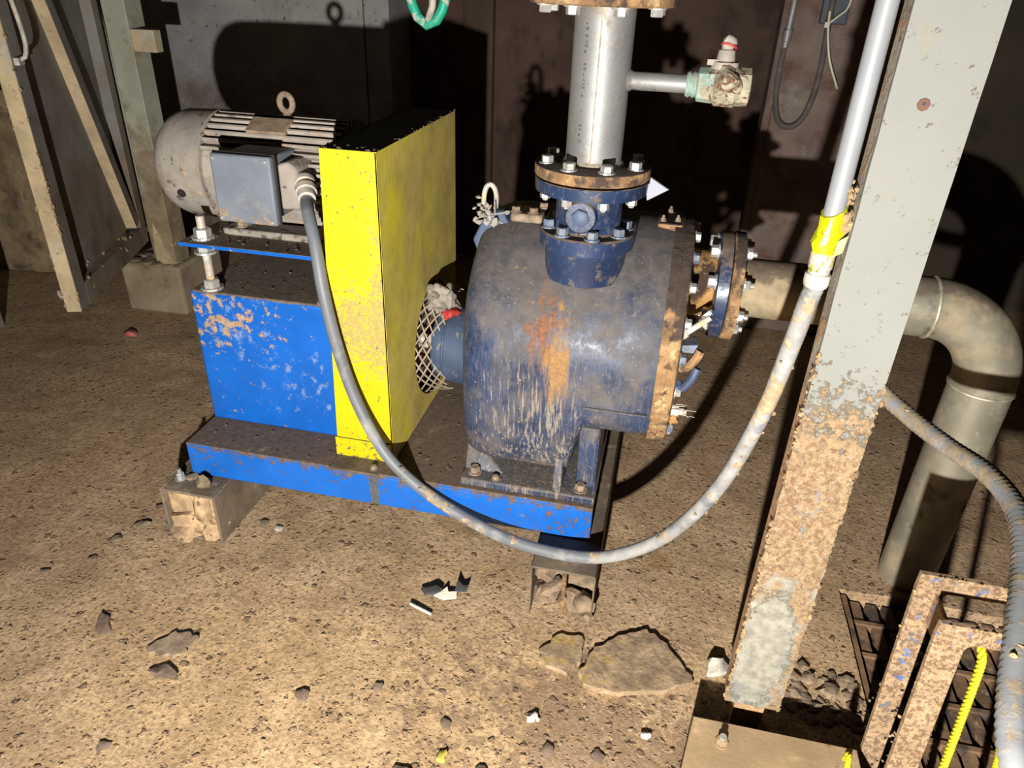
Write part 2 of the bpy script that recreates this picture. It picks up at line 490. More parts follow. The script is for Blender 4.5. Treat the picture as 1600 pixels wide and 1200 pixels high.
m_navy = make('navy_blue_cast_iron_paint', (0.016, 0.031, 0.076), 0.32, var=0.35, vscale=10, bump=0.25, bscale=75, bdist=0.002, layers=[
    ((0.11, 0.12, 0.135), 0.7, dict(scale=170, lo=0.44, hi=0.72, stretch=(1, 1, 0.16), detail=7, rough=0.78, amt=0.6)),
    ((0.12, 0.10, 0.082), 0.9, dict(scale=12, lo=0.40, hi=0.74, detail=7, rough=0.7, bias=[('top', 0.0, 0.8, 0.22)], amt=0.8)),
    ((0.28, 0.235, 0.185), 0.9, dict(scale=120, lo=0.60, hi=0.70, stretch=(1, 1, 0.09), detail=6, rough=0.72, bias=[('z', 0.70, 0.34, 0.05), ('ball', (-0.20, 1.4, 0.46), (0.20, 0.3, 0.32), 0.10), ('x', -0.12, -0.02, -0.06)], amt=0.8, rel=0.15)),
    ((0.36, 0.31, 0.25), 0.9, dict(scale=170, lo=0.62, hi=0.71, stretch=(1, 1, 0.5), amt=0.85)),
    ((0.36, 0.30, 0.23), 0.9, dict(scale=60, lo=0.69, hi=0.73, stretch=(1, 1, 0.5), amt=0.8)),
    ((0.24, 0.16, 0.10), 0.92, dict(scale=40, lo=0.64, hi=0.74, bias=[('ball', (-0.22, 1.40, 0.315), (0.14, 0.2, 0.07), 0.22)], amt=0.85)),
    ((0.21, 0.08, 0.026), 0.85, dict(scale=36, lo=0.62, hi=0.84, stretch=(1.3, 1.3, 0.35), bias=[('ball', (-0.215, 1.40, 0.71), (0.055, 0.3, 0.13), 0.42)], amt=0.8, cvar=0.4)),
    ((0.33, 0.17, 0.045), 0.85, dict(scale=60, lo=0.62, hi=0.86, stretch=(1.3, 1.3, 0.12), bias=[('ball', (-0.180, 1.40, 0.63), (0.045, 0.3, 0.19), 0.42)], amt=0.8))])
m_navyclean = make('navy_blue_paint', (0.018, 0.034, 0.084), 0.33, var=0.25, vscale=14, bump=0.25, bscale=90, bdist=0.0015, layers=[
    ((0.13, 0.13, 0.14), 0.8, dict(scale=60, lo=0.54, hi=0.70, stretch=(1, 1, 0.5), amt=0.6)),
    ((0.13, 0.095, 0.07), 0.92, dict(scale=22, lo=0.56, hi=0.68, bias=[('top', 0.3, 0.9, 0.30)], rel=0.4)),
    ((0.36, 0.22, 0.11), 0.9, dict(scale=50, lo=0.65, hi=0.71, stretch=(1, 1, 0.25)))])
m_dustyblue = make('dusty_slate_blue_paint', (0.05, 0.075, 0.135), 0.55, var=0.2, vscale=12, bump=0.25, bscale=80, bdist=0.0015, layers=[
    ((0.22, 0.19, 0.14), 0.9, dict(scale=40, lo=0.60, hi=0.70, stretch=(1, 1, 0.4)))])
m_rust = make('flaking_brown_rust', (0.30, 0.17, 0.075), 0.9, var=0.35, vscale=16, bump=1.0, bscale=70, bdist=0.003, layers=[
    ((0.46, 0.31, 0.15), 0.95, dict(scale=24, lo=0.50, hi=0.62, rel=0.4)),
    ((0.12, 0.06, 0.03), 0.9, dict(scale=30, lo=0.58, hi=0.66)),
    ((0.06, 0.04, 0.03), 0.95, dict(scale=14, lo=0.5, hi=0.64, bias=[('top', 0.4, 0.9, 0.3)]))])
m_orange = make('orange_rusted_spool', (0.36, 0.19, 0.06), 0.88, var=0.3, vscale=14, bump=0.8, bscale=60, bdist=0.003, layers=[
    ((0.045, 0.022, 0.012), 0.9, dict(scale=18, lo=0.62, hi=0.80, bias=[('ball', (0.105, 1.575, 0.79), (0.05, 0.1, 0.075), 0.5)])),
    ((0.45, 0.33, 0.18), 0.95, dict(scale=26, lo=0.56, hi=0.66, rel=0.4))])
m_zinc = make('bright_zinc_bolt', (0.504, 0.497, 0.462), 0.42, 0.55, var=0.2, vscale=60, bump=0.1, bscale=150, bdist=0.0005, layers=[
    ((0.21, 0.154, 0.105), 0.9, dict(scale=90, lo=0.58, hi=0.68))])
m_dirtybolt = make('dull_blue_grey_bolt', (0.16, 0.19, 0.25), 0.6, 0.2, var=0.3, vscale=50, bump=0.2, bscale=120, bdist=0.001, layers=[
    ((0.30, 0.23, 0.16), 0.9, dict(scale=60, lo=0.54, hi=0.66))])
m_rustbolt = make('rusted_bolt', (0.26, 0.19, 0.13), 0.85, var=0.35, vscale=50, bump=0.5, bscale=110, bdist=0.001)
m_stainless = make('brushed_stainless_pipe', (0.2728, 0.2701, 0.2646), 0.55, 0.5, var=0.1, vscale=9, bump=0.12, bscale=130, bdist=0.0006, layers=[
    ((0.2728, 0.2619, 0.2455), 0.55, dict(scale=50, lo=0.40, hi=0.68, stretch=(0.2, 0.2, 1.5), metal=0.5, amt=0.7)),
    ((0.1964, 0.1582, 0.09275), 0.7, dict(scale=14, lo=0.60, hi=0.75, bias=[('z', 1.16, 1.06, 0.10), ('z', 1.26, 1.33, 0.10)], metal=0.4, amt=0.7)),
    ((0.05456, 0.0491, 0.04365), 0.5, dict(scale=20, lo=0.66, hi=0.80, bias=[('ball', (-0.095, 1.54, 1.20), (0.035, 0.09, 0.075), 0.30)], metal=0.5, amt=0.8))])
m_dullsteel = make('mud_dusted_steel_pipe', (0.308, 0.2788, 0.2046), 0.50, 0.45, var=0.16, vscale=9, bump=0.25, bscale=80, bdist=0.001, layers=[
    ((0.301, 0.2312, 0.1364), 0.9, dict(scale=9, lo=0.46, hi=0.72, bias=[('x', 0.55, 0.2, 0.34)], metal=0.0)),
    ((0.105, 0.0748, 0.0496), 0.9, dict(scale=10, lo=0.56, hi=0.70, bias=[('top', 0.5, 1.0, 0.22)], metal=0.0, amt=0.85)),
    ((0.35, 0.3196, 0.2356), 0.8, dict(scale=40, lo=0.60, hi=0.70, metal=0.1, amt=0.5)),
    ((0.07, 0.068, 0.0682), 0.5, dict(scale=11, lo=0.66, hi=0.80, bias=[('ball', (0.605, 1.58, 0.76), (0.045, 0.2, 0.15), 0.20)], metal=0.4, amt=0.7))])
m_weld = make('weld_bead', (0.50, 0.44, 0.32), 0.5, 0.6, var=0.3, vscale=60, bump=0.6, bscale=120, bdist=0.001)
m_colpaint = make('chalky_grey_paint_with_rust', (0.190, 0.191, 0.170), 0.8, var=0.04, vscale=5, bump=0.2, bscale=80, bdist=0.0012, layers=[
    ((0.21, 0.165, 0.085), 0.92, dict(scale=16, lo=0.60, hi=0.78, amt=0.55)),
    ((0.245, 0.165, 0.088), 0.95, dict(scale=40, lo=0.60, hi=0.70, detail=8, rough=0.78, bias=[('z', 0.90, 0.66, 0.34), ('ball', (0.302, 1.06, 0.24), (0.066, 0.3, 0.20), -0.85)], rel=0.8)),
    ((0.12, 0.050, 0.026), 0.95, dict(scale=120, lo=0.57, hi=0.66, detail=8, rough=0.8, bias=[('z', 0.86, 0.66, 0.10), ('z', 0.78, 0.92, -0.2), ('ball', (0.302, 1.06, 0.24), (0.066, 0.3, 0.20), -0.8)], amt=0.7)),
    ((0.28, 0.225, 0.145), 0.95, dict(scale=150, lo=0.58, hi=0.68, bias=[('z', 0.86, 0.66, 0.06), ('z', 0.80, 0.92, -0.3), ('ball', (0.302, 1.06, 0.24), (0.066, 0.3, 0.20), -0.8)], amt=0.8)),
    ((0.235, 0.22, 0.175), 0.85, dict(scale=20, lo=0.56, hi=0.72, bias=[('ball', (0.302, 1.06, 0.24), (0.072, 0.3, 0.22), 0.6), ('z', 0.45, 0.55, -0.4)])),
    ((0.14, 0.155, 0.18), 0.8, dict(scale=50, lo=0.68, hi=0.76, bias=[('ball', (0.31, 1.06, 0.60), (0.03, 0.2, 0.10), 0.28)], amt=0.75)),
    ((0.05, 0.03, 0.02), 0.95, dict(scale=150, lo=0.68, hi=0.72, amt=0.7))])
m_coledge = make('column_flange_grime', (0.32, 0.279, 0.2175), 0.9, var=0.25, vscale=14, bump=0.6, bscale=90, bdist=0.003, layers=[
    ((0.384, 0.2247, 0.1125), 0.95, dict(scale=40, lo=0.50, hi=0.62, bias=[('z', 0.95, 0.7, 0.2)], rel=0.6)),
    ((0.136, 0.0961, 0.063), 0.95, dict(scale=70, lo=0.58, hi=0.66))])
m_clod = make('dried_mud_flakes', (0.288, 0.1976, 0.102), 0.95, var=0.3, vscale=40, bump=0.5, bscale=120, bdist=0.002)
m_rack = make('rusted_rack_with_blue_paint', (0.34, 0.225, 0.125), 0.93, var=0.2, vscale=30, bump=0.7, bscale=110, bdist=0.002, layers=[
    ((0.17, 0.08, 0.042), 0.95, dict(scale=110, lo=0.49, hi=0.60, detail=7, rough=0.78, amt=0.85, rel=-0.3)),
    ((0.42, 0.31, 0.185), 0.95, dict(scale=90, lo=0.56, hi=0.68, rel=0.3)),
    ((0.12, 0.18, 0.36), 0.7, dict(scale=34, lo=0.66, hi=0.72, detail=7, bias=[('ball', (0.545, 1.06, 0.30), (0.03, 0.05, 0.26), 0.22), ('ball', (0.60, 1.0, 0.485), (0.09, 0.2, 0.03), 0.18)], rel=-0.4, cvar=0.4)),
    ((0.33, 0.35, 0.38), 0.8, dict(scale=70, lo=0.66, hi=0.72, amt=0.6, bias=[('ball', (0.545, 1.06, 0.30), (0.03, 0.05, 0.26), 0.10)]))])
m_beam = make('mud_coated_steel_beam', (0.36, 0.242, 0.1283), 0.92, var=0.16, vscale=9, bump=0.5, bscale=80, bdist=0.002, layers=[
    ((0.168, 0.1045, 0.057), 0.95, dict(scale=40, lo=0.64, hi=0.67)),
    ((0.432, 0.297, 0.1662), 0.95, dict(scale=14, lo=0.52, hi=0.66))])
m_grate = make('rust_brown_grating', (0.20, 0.115, 0.06), 0.9, var=0.3, vscale=14, bump=0.7, bscale=70, bdist=0.003, layers=[
    ((0.07, 0.05, 0.035), 0.95, dict(scale=10, lo=0.48, hi=0.62)),
    ((0.33, 0.23, 0.13), 0.95, dict(scale=30, lo=0.60, hi=0.68))])
m_pit = make('black_pit_floor', (0.02, 0.016, 0.012), 0.6, var=0.3)  # near-black floor under the grating
m_rustpatch = make('red_brown_rust', (0.115, 0.055, 0.033), 0.9, var=0.2, vscale=60)
m_conduit = make('rigid_grey_conduit', (0.2182, 0.2253, 0.2356), 0.45, 0.0, var=0.06, vscale=12, bump=0.1, bscale=100, bdist=0.0006, layers=[
    ((0.1984, 0.142, 0.08482), 0.9, dict(scale=30, lo=0.70, hi=0.74, amt=0.7))])
m_flex = make('grey_flexible_conduit', (0.1472, 0.1568, 0.171), 0.5, var=0.12, vscale=12, bump=0.15, bscale=120, bdist=0.0006, layers=[
    ((0.304, 0.2945, 0.2755), 0.85, dict(scale=9, lo=0.52, hi=0.66, bias=[('x', -0.25, 0.05, 0.18)], amt=0.85)),
    ((0.342, 0.2565, 0.1568), 0.95, dict(scale=26, lo=0.58, hi=0.66, bias=[('ball', (0.22, 1.13, 0.76), (0.14, 0.2, 0.26), 0.15), ('x', -0.3, -0.7, -0.16), ('ball', (-0.43, 1.36, 0.22), (0.14, 0.12, 0.12), 0.16)], rel=0.8))])
m_flex2 = make('grey_ribbed_conduit_with_mud', (0.2024, 0.2088, 0.2142), 0.55, var=0.12, vscale=12, bump=0.2, bscale=120, bdist=0.0008, layers=[
    ((0.276, 0.2025, 0.1134), 0.95, dict(scale=40, lo=0.50, hi=0.66, bias=[('y', 0.80, 1.15, 0.14)], amt=0.85, rel=0.5)),
    ((0.276, 0.27, 0.2436), 0.8, dict(scale=22, lo=0.55, hi=0.70, amt=0.7))])
m_fitting = make('dirty_zinc_fitting', (0.50, 0.46, 0.40), 0.65, 0.2, var=0.25, vscale=40, bump=0.3, bscale=100, bdist=0.001, layers=[
    ((0.50, 0.37, 0.22), 0.95, dict(scale=34, lo=0.52, hi=0.64))])
m_tape = make('yellow_vinyl_tape', (0.3604, 0.3618, 0.0049), 0.3, var=0.08, vscale=20, bump=0.3, bscale=60, bdist=0.002, layers=[
    ((0.1966, 0.1756, 0.0245), 0.6, dict(scale=60, lo=0.56, hi=0.68, bias=[('z', 1.06, 1.0, 0.12)]))])
m_rope = make('yellow_braided_rope', (0.50, 0.45, 0.008), 0.65, var=0.2, vscale=90, bump=0.4, bscale=200, bdist=0.001, layers=[
    ((0.2, 0.176, 0.018), 0.9, dict(scale=120, lo=0.60, hi=0.70))])
m_motor = make('dusty_beige_grey_motor', (0.2952, 0.26, 0.2184), 0.8, var=0.18, vscale=9, bump=0.4, bscale=70, bdist=0.002, layers=[
    ((0.205, 0.188, 0.1716), 0.7, dict(scale=7, lo=0.50, hi=0.66)),
    ((0.3444, 0.264, 0.1794), 0.95, dict(scale=22, lo=0.57, hi=0.68, rel=0.5)),
    ((0.0984, 0.072, 0.0507), 0.95, dict(scale=40, lo=0.60, hi=0.68, bias=[('z', 0.86, 0.78, 0.10)]))])
m_fin = make('dusty_motor_fins', (0.36, 0.308, 0.255), 0.85, var=0.2, vscale=14, bump=0.4, bscale=80, bdist=0.002, layers=[
    ((0.414, 0.2992, 0.1955), 0.95, dict(scale=24, lo=0.52, hi=0.66)),
    ((0.144, 0.1056, 0.0765), 0.95, dict(scale=30, lo=0.60, hi=0.68))])
m_box = make('blue_grey_terminal_box', (0.155, 0.1736, 0.2112), 0.6, var=0.10, vscale=10, bump=0.2, bscale=90, bdist=0.001, layers=[
    ((0.1922, 0.1984, 0.1984), 0.8, dict(scale=16, lo=0.52, hi=0.68, amt=0.7)),
    ((0.248, 0.1922, 0.1344), 0.95, dict(scale=44, lo=0.62, hi=0.68, bias=[('z', 0.90, 0.84, 0.16)]))])
m_plate = make('scorched_name_plate', (0.26, 0.185, 0.12), 0.8, var=0.3, vscale=30, bump=0.4, bscale=100, bdist=0.001)
m_brass = make('verdigris_and_rust_valve', (0.34, 0.31, 0.22), 0.7, 0.1, var=0.25, vscale=30, bump=0.6, bscale=110, bdist=0.002, layers=[
    ((0.26, 0.36, 0.30), 0.85, dict(scale=30, lo=0.50, hi=0.64, bias=[('x', 0.07, 0.02, 0.14), ('x', 0.06, 0.09, -0.16)])),
    ((0.13, 0.058, 0.03), 0.9, dict(scale=48, lo=0.55, hi=0.62, dist=1.2, bias=[('ball', (0.09, 1.50, 1.21), (0.06, 0.08, 0.07), 0.12), ('x', 0.06, 0.03, -0.2)])),
    ((0.03, 0.02, 0.014), 0.9, dict(scale=80, lo=0.64, hi=0.69, dist=1.0))])
m_white = make('white_flaky_paint', (0.34, 0.30, 0.25), 0.8, var=0.15, vscale=40, bump=0.6, bscale=90, bdist=0.002, layers=[
    ((0.27, 0.162, 0.09), 0.9, dict(scale=50, lo=0.60, hi=0.68))])
m_red = make('red_mark', (0.45, 0.035, 0.03), 0.6, var=0.2)
m_tag = make('white_plastic_tag', (0.392, 0.406, 0.476), 0.5, var=0.03, bump=0.05)
m_green = make('green_paint_scuffed', (0.01, 0.34, 0.21), 0.5, var=0.2, vscale=14, bump=0.3, bscale=70, bdist=0.001, layers=[
    ((0.48, 0.42, 0.33), 0.85, dict(scale=26, lo=0.53, hi=0.60, rel=-0.4))])
m_greyrod = make('grey_scuffed_rod', (0.40, 0.36, 0.30), 0.7, var=0.25, vscale=40)
m_hose = make('black_rubber_hose', (0.075, 0.062, 0.057), 0.7, var=0.2, layers=[((0.15, 0.115, 0.10), 0.9, dict(scale=20, lo=0.45, hi=0.7))])
m_zip = make('off_white_cable_tie', (0.62, 0.58, 0.46), 0.5, var=0.1)
m_slate = make('dark_slate_plastic', (0.05, 0.06, 0.08), 0.6, var=0.2)
m_mesh = make('dirty_expanded_metal', (0.34, 0.27, 0.19), 0.9, var=0.3, vscale=50, bump=0.3, bscale=120, bdist=0.001)
m_rag = make('crumpled_greyish_rag', (0.27, 0.235, 0.195), 0.95, var=0.3, vscale=40, bump=0.5, bscale=100, bdist=0.003, layers=[
    ((0.12, 0.085, 0.06), 0.95, dict(scale=40, lo=0.56, hi=0.66))])
m_foot = make('mud_covered_support_steel', (0.155, 0.115, 0.075), 0.9, var=0.3, vscale=10, bump=0.5, bscale=60, bdist=0.003, layers=[
    ((0.30, 0.22, 0.14), 0.95, dict(scale=12, lo=0.54, hi=0.68))])
m_grout = make('sandy_grout_fill', (0.46, 0.31, 0.17), 0.95, var=0.35, vscale=26, bump=1.0, bscale=45, bdist=0.006, layers=[
    ((0.18, 0.11, 0.06), 0.95, dict(scale=34, lo=0.58, hi=0.64))])
m_mudfill = make('packed_brown_mud', (0.25, 0.175, 0.11), 0.95, var=0.4, vscale=30, bump=1.0, bscale=60, bdist=0.006)
m_stone = make('sandy_stone', (0.26, 0.19, 0.12), 0.95, var=0.35, vscale=30, bump=0.6, bscale=80, bdist=0.003)
m_pale = make('pale_stone', (0.62, 0.56, 0.46), 0.9, var=0.15, vscale=30, bump=0.6, bscale=80, bdist=0.003)
m_darkstone = make('dark_brown_stone', (0.20, 0.135, 0.095), 0.85, var=0.3, vscale=30, bump=0.6, bscale=80, bdist=0.003)
m_slabbit = make('ochre_stained_broken_concrete', (0.36, 0.25, 0.145), 0.92, var=0.3, vscale=22, bump=0.9, bscale=60, bdist=0.004, layers=[
    ((0.20, 0.135, 0.085), 0.95, dict(scale=60, lo=0.48, hi=0.62, amt=0.7)),
    ((0.42, 0.27, 0.06), 0.9, dict(scale=30, lo=0.58, hi=0.72, bias=[('x', 0.06, -0.03, 0.10)], amt=0.8)),
    ((0.15, 0.105, 0.075), 0.95, dict(scale=14, lo=0.50, hi=0.70, bias=[('x', 0.02, 0.10, 0.06)], amt=0.8))])
m_black = make('black_scrap', (0.02, 0.018, 0.016), 0.6)
m_sludge = make('dark_steel_plate_with_sludge', (0.12, 0.085, 0.06), 0.9, var=0.35, vscale=18, bump=0.8, bscale=50, bdist=0.004)

# ------------------------------------------------------------------ the setting
TX0, TX1, TY0, TY1 = 0.585, 1.35, -0.10, 1.555        # trench with the grating


def fz(x, y):
    return 0.006 * mnoise.noise(Vector((x * 2.1, y * 2.1, 3.0))) + 0.003 * mnoise.noise(Vector((x * 9, y * 9, 7.0))) + 0.0018 * mnoise.noise(Vector((x * 28, y * 28, 1.0))) - 0.004


def floor_mesh():
    b = B(); bm = b.bm

    def axis(a, c, fine0, fine1, df, dc):
        out = [a]; t = a
        while t < c - 1e-6:
            t += df if fine0 <= t < fine1 else dc
            out.append(min(t, c))
        return out
    xs = sorted(set([round(v, 4) for v in axis(-4.2, 3.2, -1.8, 1.3, 0.02, 0.12)] + [TX0, TX1]))
    ys = sorted(set([round(v, 4) for v in axis(-1.2, 5.0, 0.6, 2.4, 0.02, 0.12)] + [TY0, TY1]))
    V = {}
    for i, x in enumerate(xs):
        for j, y in enumerate(ys):
            V[i, j] = bm.verts.new((x, y, fz(x, y)))
    for i in range(len(xs) - 1):
        for j in range(len(ys) - 1):
            cx, cy = (xs[i] + xs[i + 1]) / 2, (ys[j] + ys[j + 1]) / 2
            if TX0 < cx < TX1 and TY0 < cy < TY1:
                continue
            bm.faces.new((V[i, j], V[i + 1, j], V[i + 1, j + 1], V[i, j + 1]))
    # slab edge going down into the trench, slightly crumbled
    for e in [e for e in bm.edges if e.is_boundary]:
        a, c = e.verts
        m = (a.co + c.co) / 2
        if TX0 - 0.01 < m.x < TX1 + 0.01 and TY0 - 0.01 < m.y < TY1 + 0.01:
            p = [a, c, bm.verts.new(c.co - Vector((0, 0, 0.35))), bm.verts.new(a.co - Vector((0, 0, 0.35)))]
            bm.faces.new(p)
    bmesh.ops.remove_doubles(bm, verts=bm.verts, dist=1e-5)
    return b


floor_mesh().out('floor', m_floor, kind='structure', sharp=60)
B().box(TX0 - 0.02, TX1 + 0.02, TY0 - 0.02, TY1 + 0.02, -0.40, -0.34).out('trim_1', m_pit, kind='structure')
B().box(-4.2, -1.4665, 3.5, 3.85, -0.05, 2.5).out('wall_back', m_wall, kind='structure', bevel=0.004)
B().box(-1.4615, -1.34, 3.503, 3.85, -0.05, 2.5).out('wall_pilaster', m_wall, kind='structure', bevel=0.004)
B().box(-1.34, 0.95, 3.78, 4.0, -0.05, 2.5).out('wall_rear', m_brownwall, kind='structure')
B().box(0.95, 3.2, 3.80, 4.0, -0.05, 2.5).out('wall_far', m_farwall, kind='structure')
B().box(-1.055, -0.905, 3.735, 3.79, 0, 2.5).out('trim_2', m_brownwall, bevel=0.01, kind='structure')
B().box(-4.25, -4.2, -1.2, 3.6, -0.05, 2.5).out('wall_left', m_wall, kind='structure')
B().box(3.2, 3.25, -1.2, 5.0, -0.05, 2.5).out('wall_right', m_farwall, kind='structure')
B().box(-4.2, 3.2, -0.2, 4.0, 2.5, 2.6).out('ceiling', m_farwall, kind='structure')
# rough foundation wall behind the gate
fw = B()
nx, nz = 26, 16
vv = [[fw.bm.verts.new((-4.2 + 1.42 * i / nx, 2.86 + 0.03 * mnoise.noise(Vector((i * .5, j * .6, 2))), 0.86 * j / nz)) for j in range(nz + 1)] for i in range(nx + 1)]
for i in range(nx):
    for j in range(nz):
        fw.bm.faces.new((vv[i][j], vv[i + 1][j], vv[i + 1][j + 1], vv[i][j + 1]))
fw.box(-4.2, -2.79, 2.9, 3.5, 0, 0.86)
fw.out('wall_foundation', m_rubble, kind='structure')

# ------------------------------------------------------------------ steel supports under the skid
t = thing('support_tube', (-1.126, 1.70, 0), 'mud-covered square steel tube under the motor end of the blue skid', 'support', 'supports under the skid')
sh = B()
for (a, b_, c, d) in ((-1.207, -1.199, 0, 0.157), (-1.053, -1.045, 0, 0.157)):
    sh.box(a, b_, 1.308, 2.10, c, d)
sh.box(-1.199, -1.053, 1.308, 2.10, 0.149, 0.157).box(-1.199, -1.053, 1.308, 2.10, 0, 0.006)
sh.out('tube_wall', m_foot, t, bevel=0.002)
g = B()
g.box(-1.198, -1.054, 1.328, 2.0, 0.006, 0.148)
g.lump((-1.10, 1.333, 0.09), (0.042, 0.025, 0.06), 0.4, 2).lump((-1.13, 1.332, 0.045), (0.062, 0.025, 0.036), 0.4, 2).lump((-1.08, 1.33, 0.04), (0.03, 0.03, 0.035), 0.4, 2)
g.lump((-1.16, 1.325, 0.015), (0.05, 0.035, 0.02), 0.4, 2)
g.out('grout_fill', m_grout, t, label='broken sandy grout in the open end')
bolt(t, (-1.175, 1.36, 0.157), (0, 0, 1), 0.011, 0.02, m_zinc, stud=0.012)
b = B(); b.lump((-1.10, 1.355, 0.163), (0.026, 0.018, 0.022), 0.3, 2); b.lump((-1.145, 1.37, 0.16), (0.02, 0.015, 0.01), 0.3, 1)
b.out('mud_lump', m_stone, t)

t = thing('support_channel', (-0.113, 1.70, 0), 'inverted steel channel under the pump end of the blue skid', 'support', 'supports under the skid')
sh = B()
sh.box(-0.191, -0.187, 1.268, 2.10, 0, 0.158).box(-0.040, -0.036, 1.268, 2.10, 0, 0.158).box(-0.191, -0.036, 1.268, 2.10, 0.152, 0.158)
sh.out('channel', m_foot, t, bevel=0.0015)
g = B()
g.box(-0.186, -0.041, 1.36, 2.0, 0.0, 0.15)
for (x, y, z, s) in ((-0.16, 1.325, 0.09, .024), (-0.15, 1.32, 0.13, .018), (-0.07, 1.33, 0.125, .022), (-0.06, 1.31, 0.03, .026), (-0.09, 1.32, 0.02, .03), (-0.14, 1.33, 0.04, .03), (-0.17, 1.33, 0.02, .025), (-0.05, 1.285, 0.012, .016)):
    g.lump((x, y, z), (s, s, s * .8), 0.4, 2)
g.out('grout_fill', m_mudfill, t)
r_ = B(); r_.cyl((-0.112, 1.30, 0.0), (-0.112, 1.30, 0.152), 0.006, seg=10); r_.lump((-0.115, 1.30, 0.035), (0.014, 0.014, 0.02), 0.4, 2)
r_.out('anchor_rod', m_rust, t, label='rusted anchor rod')
b = B(); b.lump((-0.15, 1.31, 0.135), (0.018, 0.012, 0.012), 0.4, 2); b.out('rag_scrap', m_red, t, label='reddish scrap of cloth')

# ------------------------------------------------------------------ skid base
t = thing('skid_base', (-0.61, 1.72, 0.158), 'long blue steel skid base with a muddy top', 'skid base')
b = B(); b.box(-1.158, -0.067, 1.387, 2.06, 0.250, 0.260); b.out('deck_plate', m_bluebase, t, bevel=0.002)
b = B(); b.box(-1.158, -0.067, 1.387, 1.396, 0.160, 0.252); b.out('front_flange', m_bluebase, t, bevel=0.003)
b = B(); b.box(-1.158, -0.067, 2.051, 2.06, 0.160, 0.252); b.out('rear_flange', m_bluebase, t, bevel=0.003)
for x in (-1.10, -0.20):
    b = B(); b.box(x, x + .01, 1.396, 2.051, 0.160, 0.250); b.out('cross_stiffener', m_foot, t)
b = B(); b.box(-0.745, -0.612, 1.378, 1.445, 0.258, 0.264); b.out('guard_tab', m_sludge, t, bevel=0.002)
bolt(t, (-0.63, 1.40, 0.264), (0, 0, 1), 0.008, 0.010, m_rustbolt)
b = B()
for k in range(46):
    x = random.uniform(-1.12, -0.77) if k < 18 else random.uniform(-0.58, -0.42)
    y = random.uniform(1.40, 1.5) if k < 18 else random.uniform(1.42, 1.9)
    s = random.uniform(.0015, .005); b.lump((x, y, 0.261), (s * 1.3, s, s * .6), 0.4, 1)
b.out('mud_crumbs', m_sludge, t, kind='stuff')

# ------------------------------------------------------------------ motor stand
t = thing('motor_stand', (-0.955, 1.76, 0.26), 'blue steel box stand with chipped paint under the motor', 'motor stand')
b = B(); b.box(-1.155, -0.762, 1.516, 2.02, 0.260, 0.645); b.out('box_body', m_blue, t, bevel=0.008)
b = B(); b.prism([(-1.147, 1.500, 0.768), (-0.752, 1.500, 0.768), (-0.752, 2.03, 0.768), (-1.147, 2.03, 0.768)], (0, 0, 0.010)); pl = b.out('adjusting_plate', m_blue, t, bevel=0.0015)
for (x, y) in ((-1.105, 1.545), (-0.785, 1.545), (-1.105, 1.985), (-0.785, 1.985)):
    b = B(); b.cyl((x, y, 0.640), (x, y, 0.835), 0.0105, seg=14)
    rd = b.out('threaded_rod', m_fitting, t)
    for z in (0.646, 0.742, 0.779):
        bolt(rd, (x, y, z), (0, 0, 1), 0.021, 0.026, m_zinc, name='nut')
b = B()
for k in range(70):
    x = random.uniform(-1.13, -0.77); y = random.uniform(1.505, 1.62); z = 0.779 if k % 2 else 0.646
    if z < 0.7: y = random.uniform(1.53, 1.75)
    s = random.uniform(.001, .0035); b.lump((x, y, z), (s * 1.3, s, s * .6), 0.4, 1)
b.out('mud_crumbs', m_sludge, t, kind='stuff')

# ------------------------------------------------------------------ electric motor
MY, MZ, MR = 1.745, 0.912, 0.118
t = thing('electric_motor', (-1.0, MY, 0.778), 'dusty beige electric motor with cooling fins on the blue stand', 'motor')
b = B(); b.lathe((-1.145, MY, MZ), (1, 0, 0), [(0, MR), (0.37, MR), (0.40, MR * .86), (0.43, MR * .8)], 48); b.out('motor_body', m_motor, t)
b = B(); b.lathe((-1.292, MY, MZ), (1, 0, 0), [(0.0, 0.065), (0.006, 0.088), (0.018, 0.108), (0.038, 0.126), (0.065, 0.135), (0.155, 0.138), (0.158, 0.134), (0.158, 0.10)], 56); fc = b.out('fan_cover', m_motor, t, sharp=50)
for a in (200, 160, 20, 340):
    a_ = math.radians(a)
b = B(); b.cyl((-1.195, MY - 0.126, MZ - 0.047), (-1.195, MY - 0.1315, MZ - 0.049), 0.011, seg=16); b.out('vent_hole', m_black, fc, label='dark round hole')
b = B(); b.lathe((-1.148, MY, MZ), (1, 0, 0), [(0.0, 0.133), (0.016, 0.133)], 48); b.out('rim_band', m_motor, t)
# fins
for k in range(34):
    a = math.radians(-62 + 304 * k / 33)
    u = Vector((0, -math.sin(a), math.cos(a))) if False else Vector((0, math.cos(a), math.sin(a)))
    if 200 < (math.degrees(a) % 360) < 232 and False:
        continue
    x0, x1 = -1.128, -0.772
    ang = math.degrees(a) % 360
    if 150 < ang < 215:            # the terminal box sits here
        x0 = -0.865
    b = B(); b.obox(Vector(((x0 + x1) / 2, MY, MZ)) + u * 0.126, (1, 0, 0), u, Vector((1, 0, 0)).cross(u), x1 - x0, 0.024, 0.0075)
    b.out('cooling_fin', m_fin, t, bevel=0.001)
b = B()
u = Vector((0, math.cos(math.radians(118)), math.sin(math.radians(118))))
b.obox(Vector((-0.965, MY, MZ)) + u * 0.1335, (1, 0, 0), u, Vector((1, 0, 0)).cross(u), 0.105, 0.014, 0.055); b.out('name_plate', m_plate, t, bevel=0.002, label='rust-brown blank plate')
e_ = B(); e_.torus((-0.948, MY, 1.078), (0.25, 1, 0), 0.0205, 0.0075, 28, 10); e_.cyl((-0.948, MY, 1.030), (-0.948, MY, 1.060), 0.014, 0.009, seg=14); e_.out('lifting_eye', m_rustbolt, t)
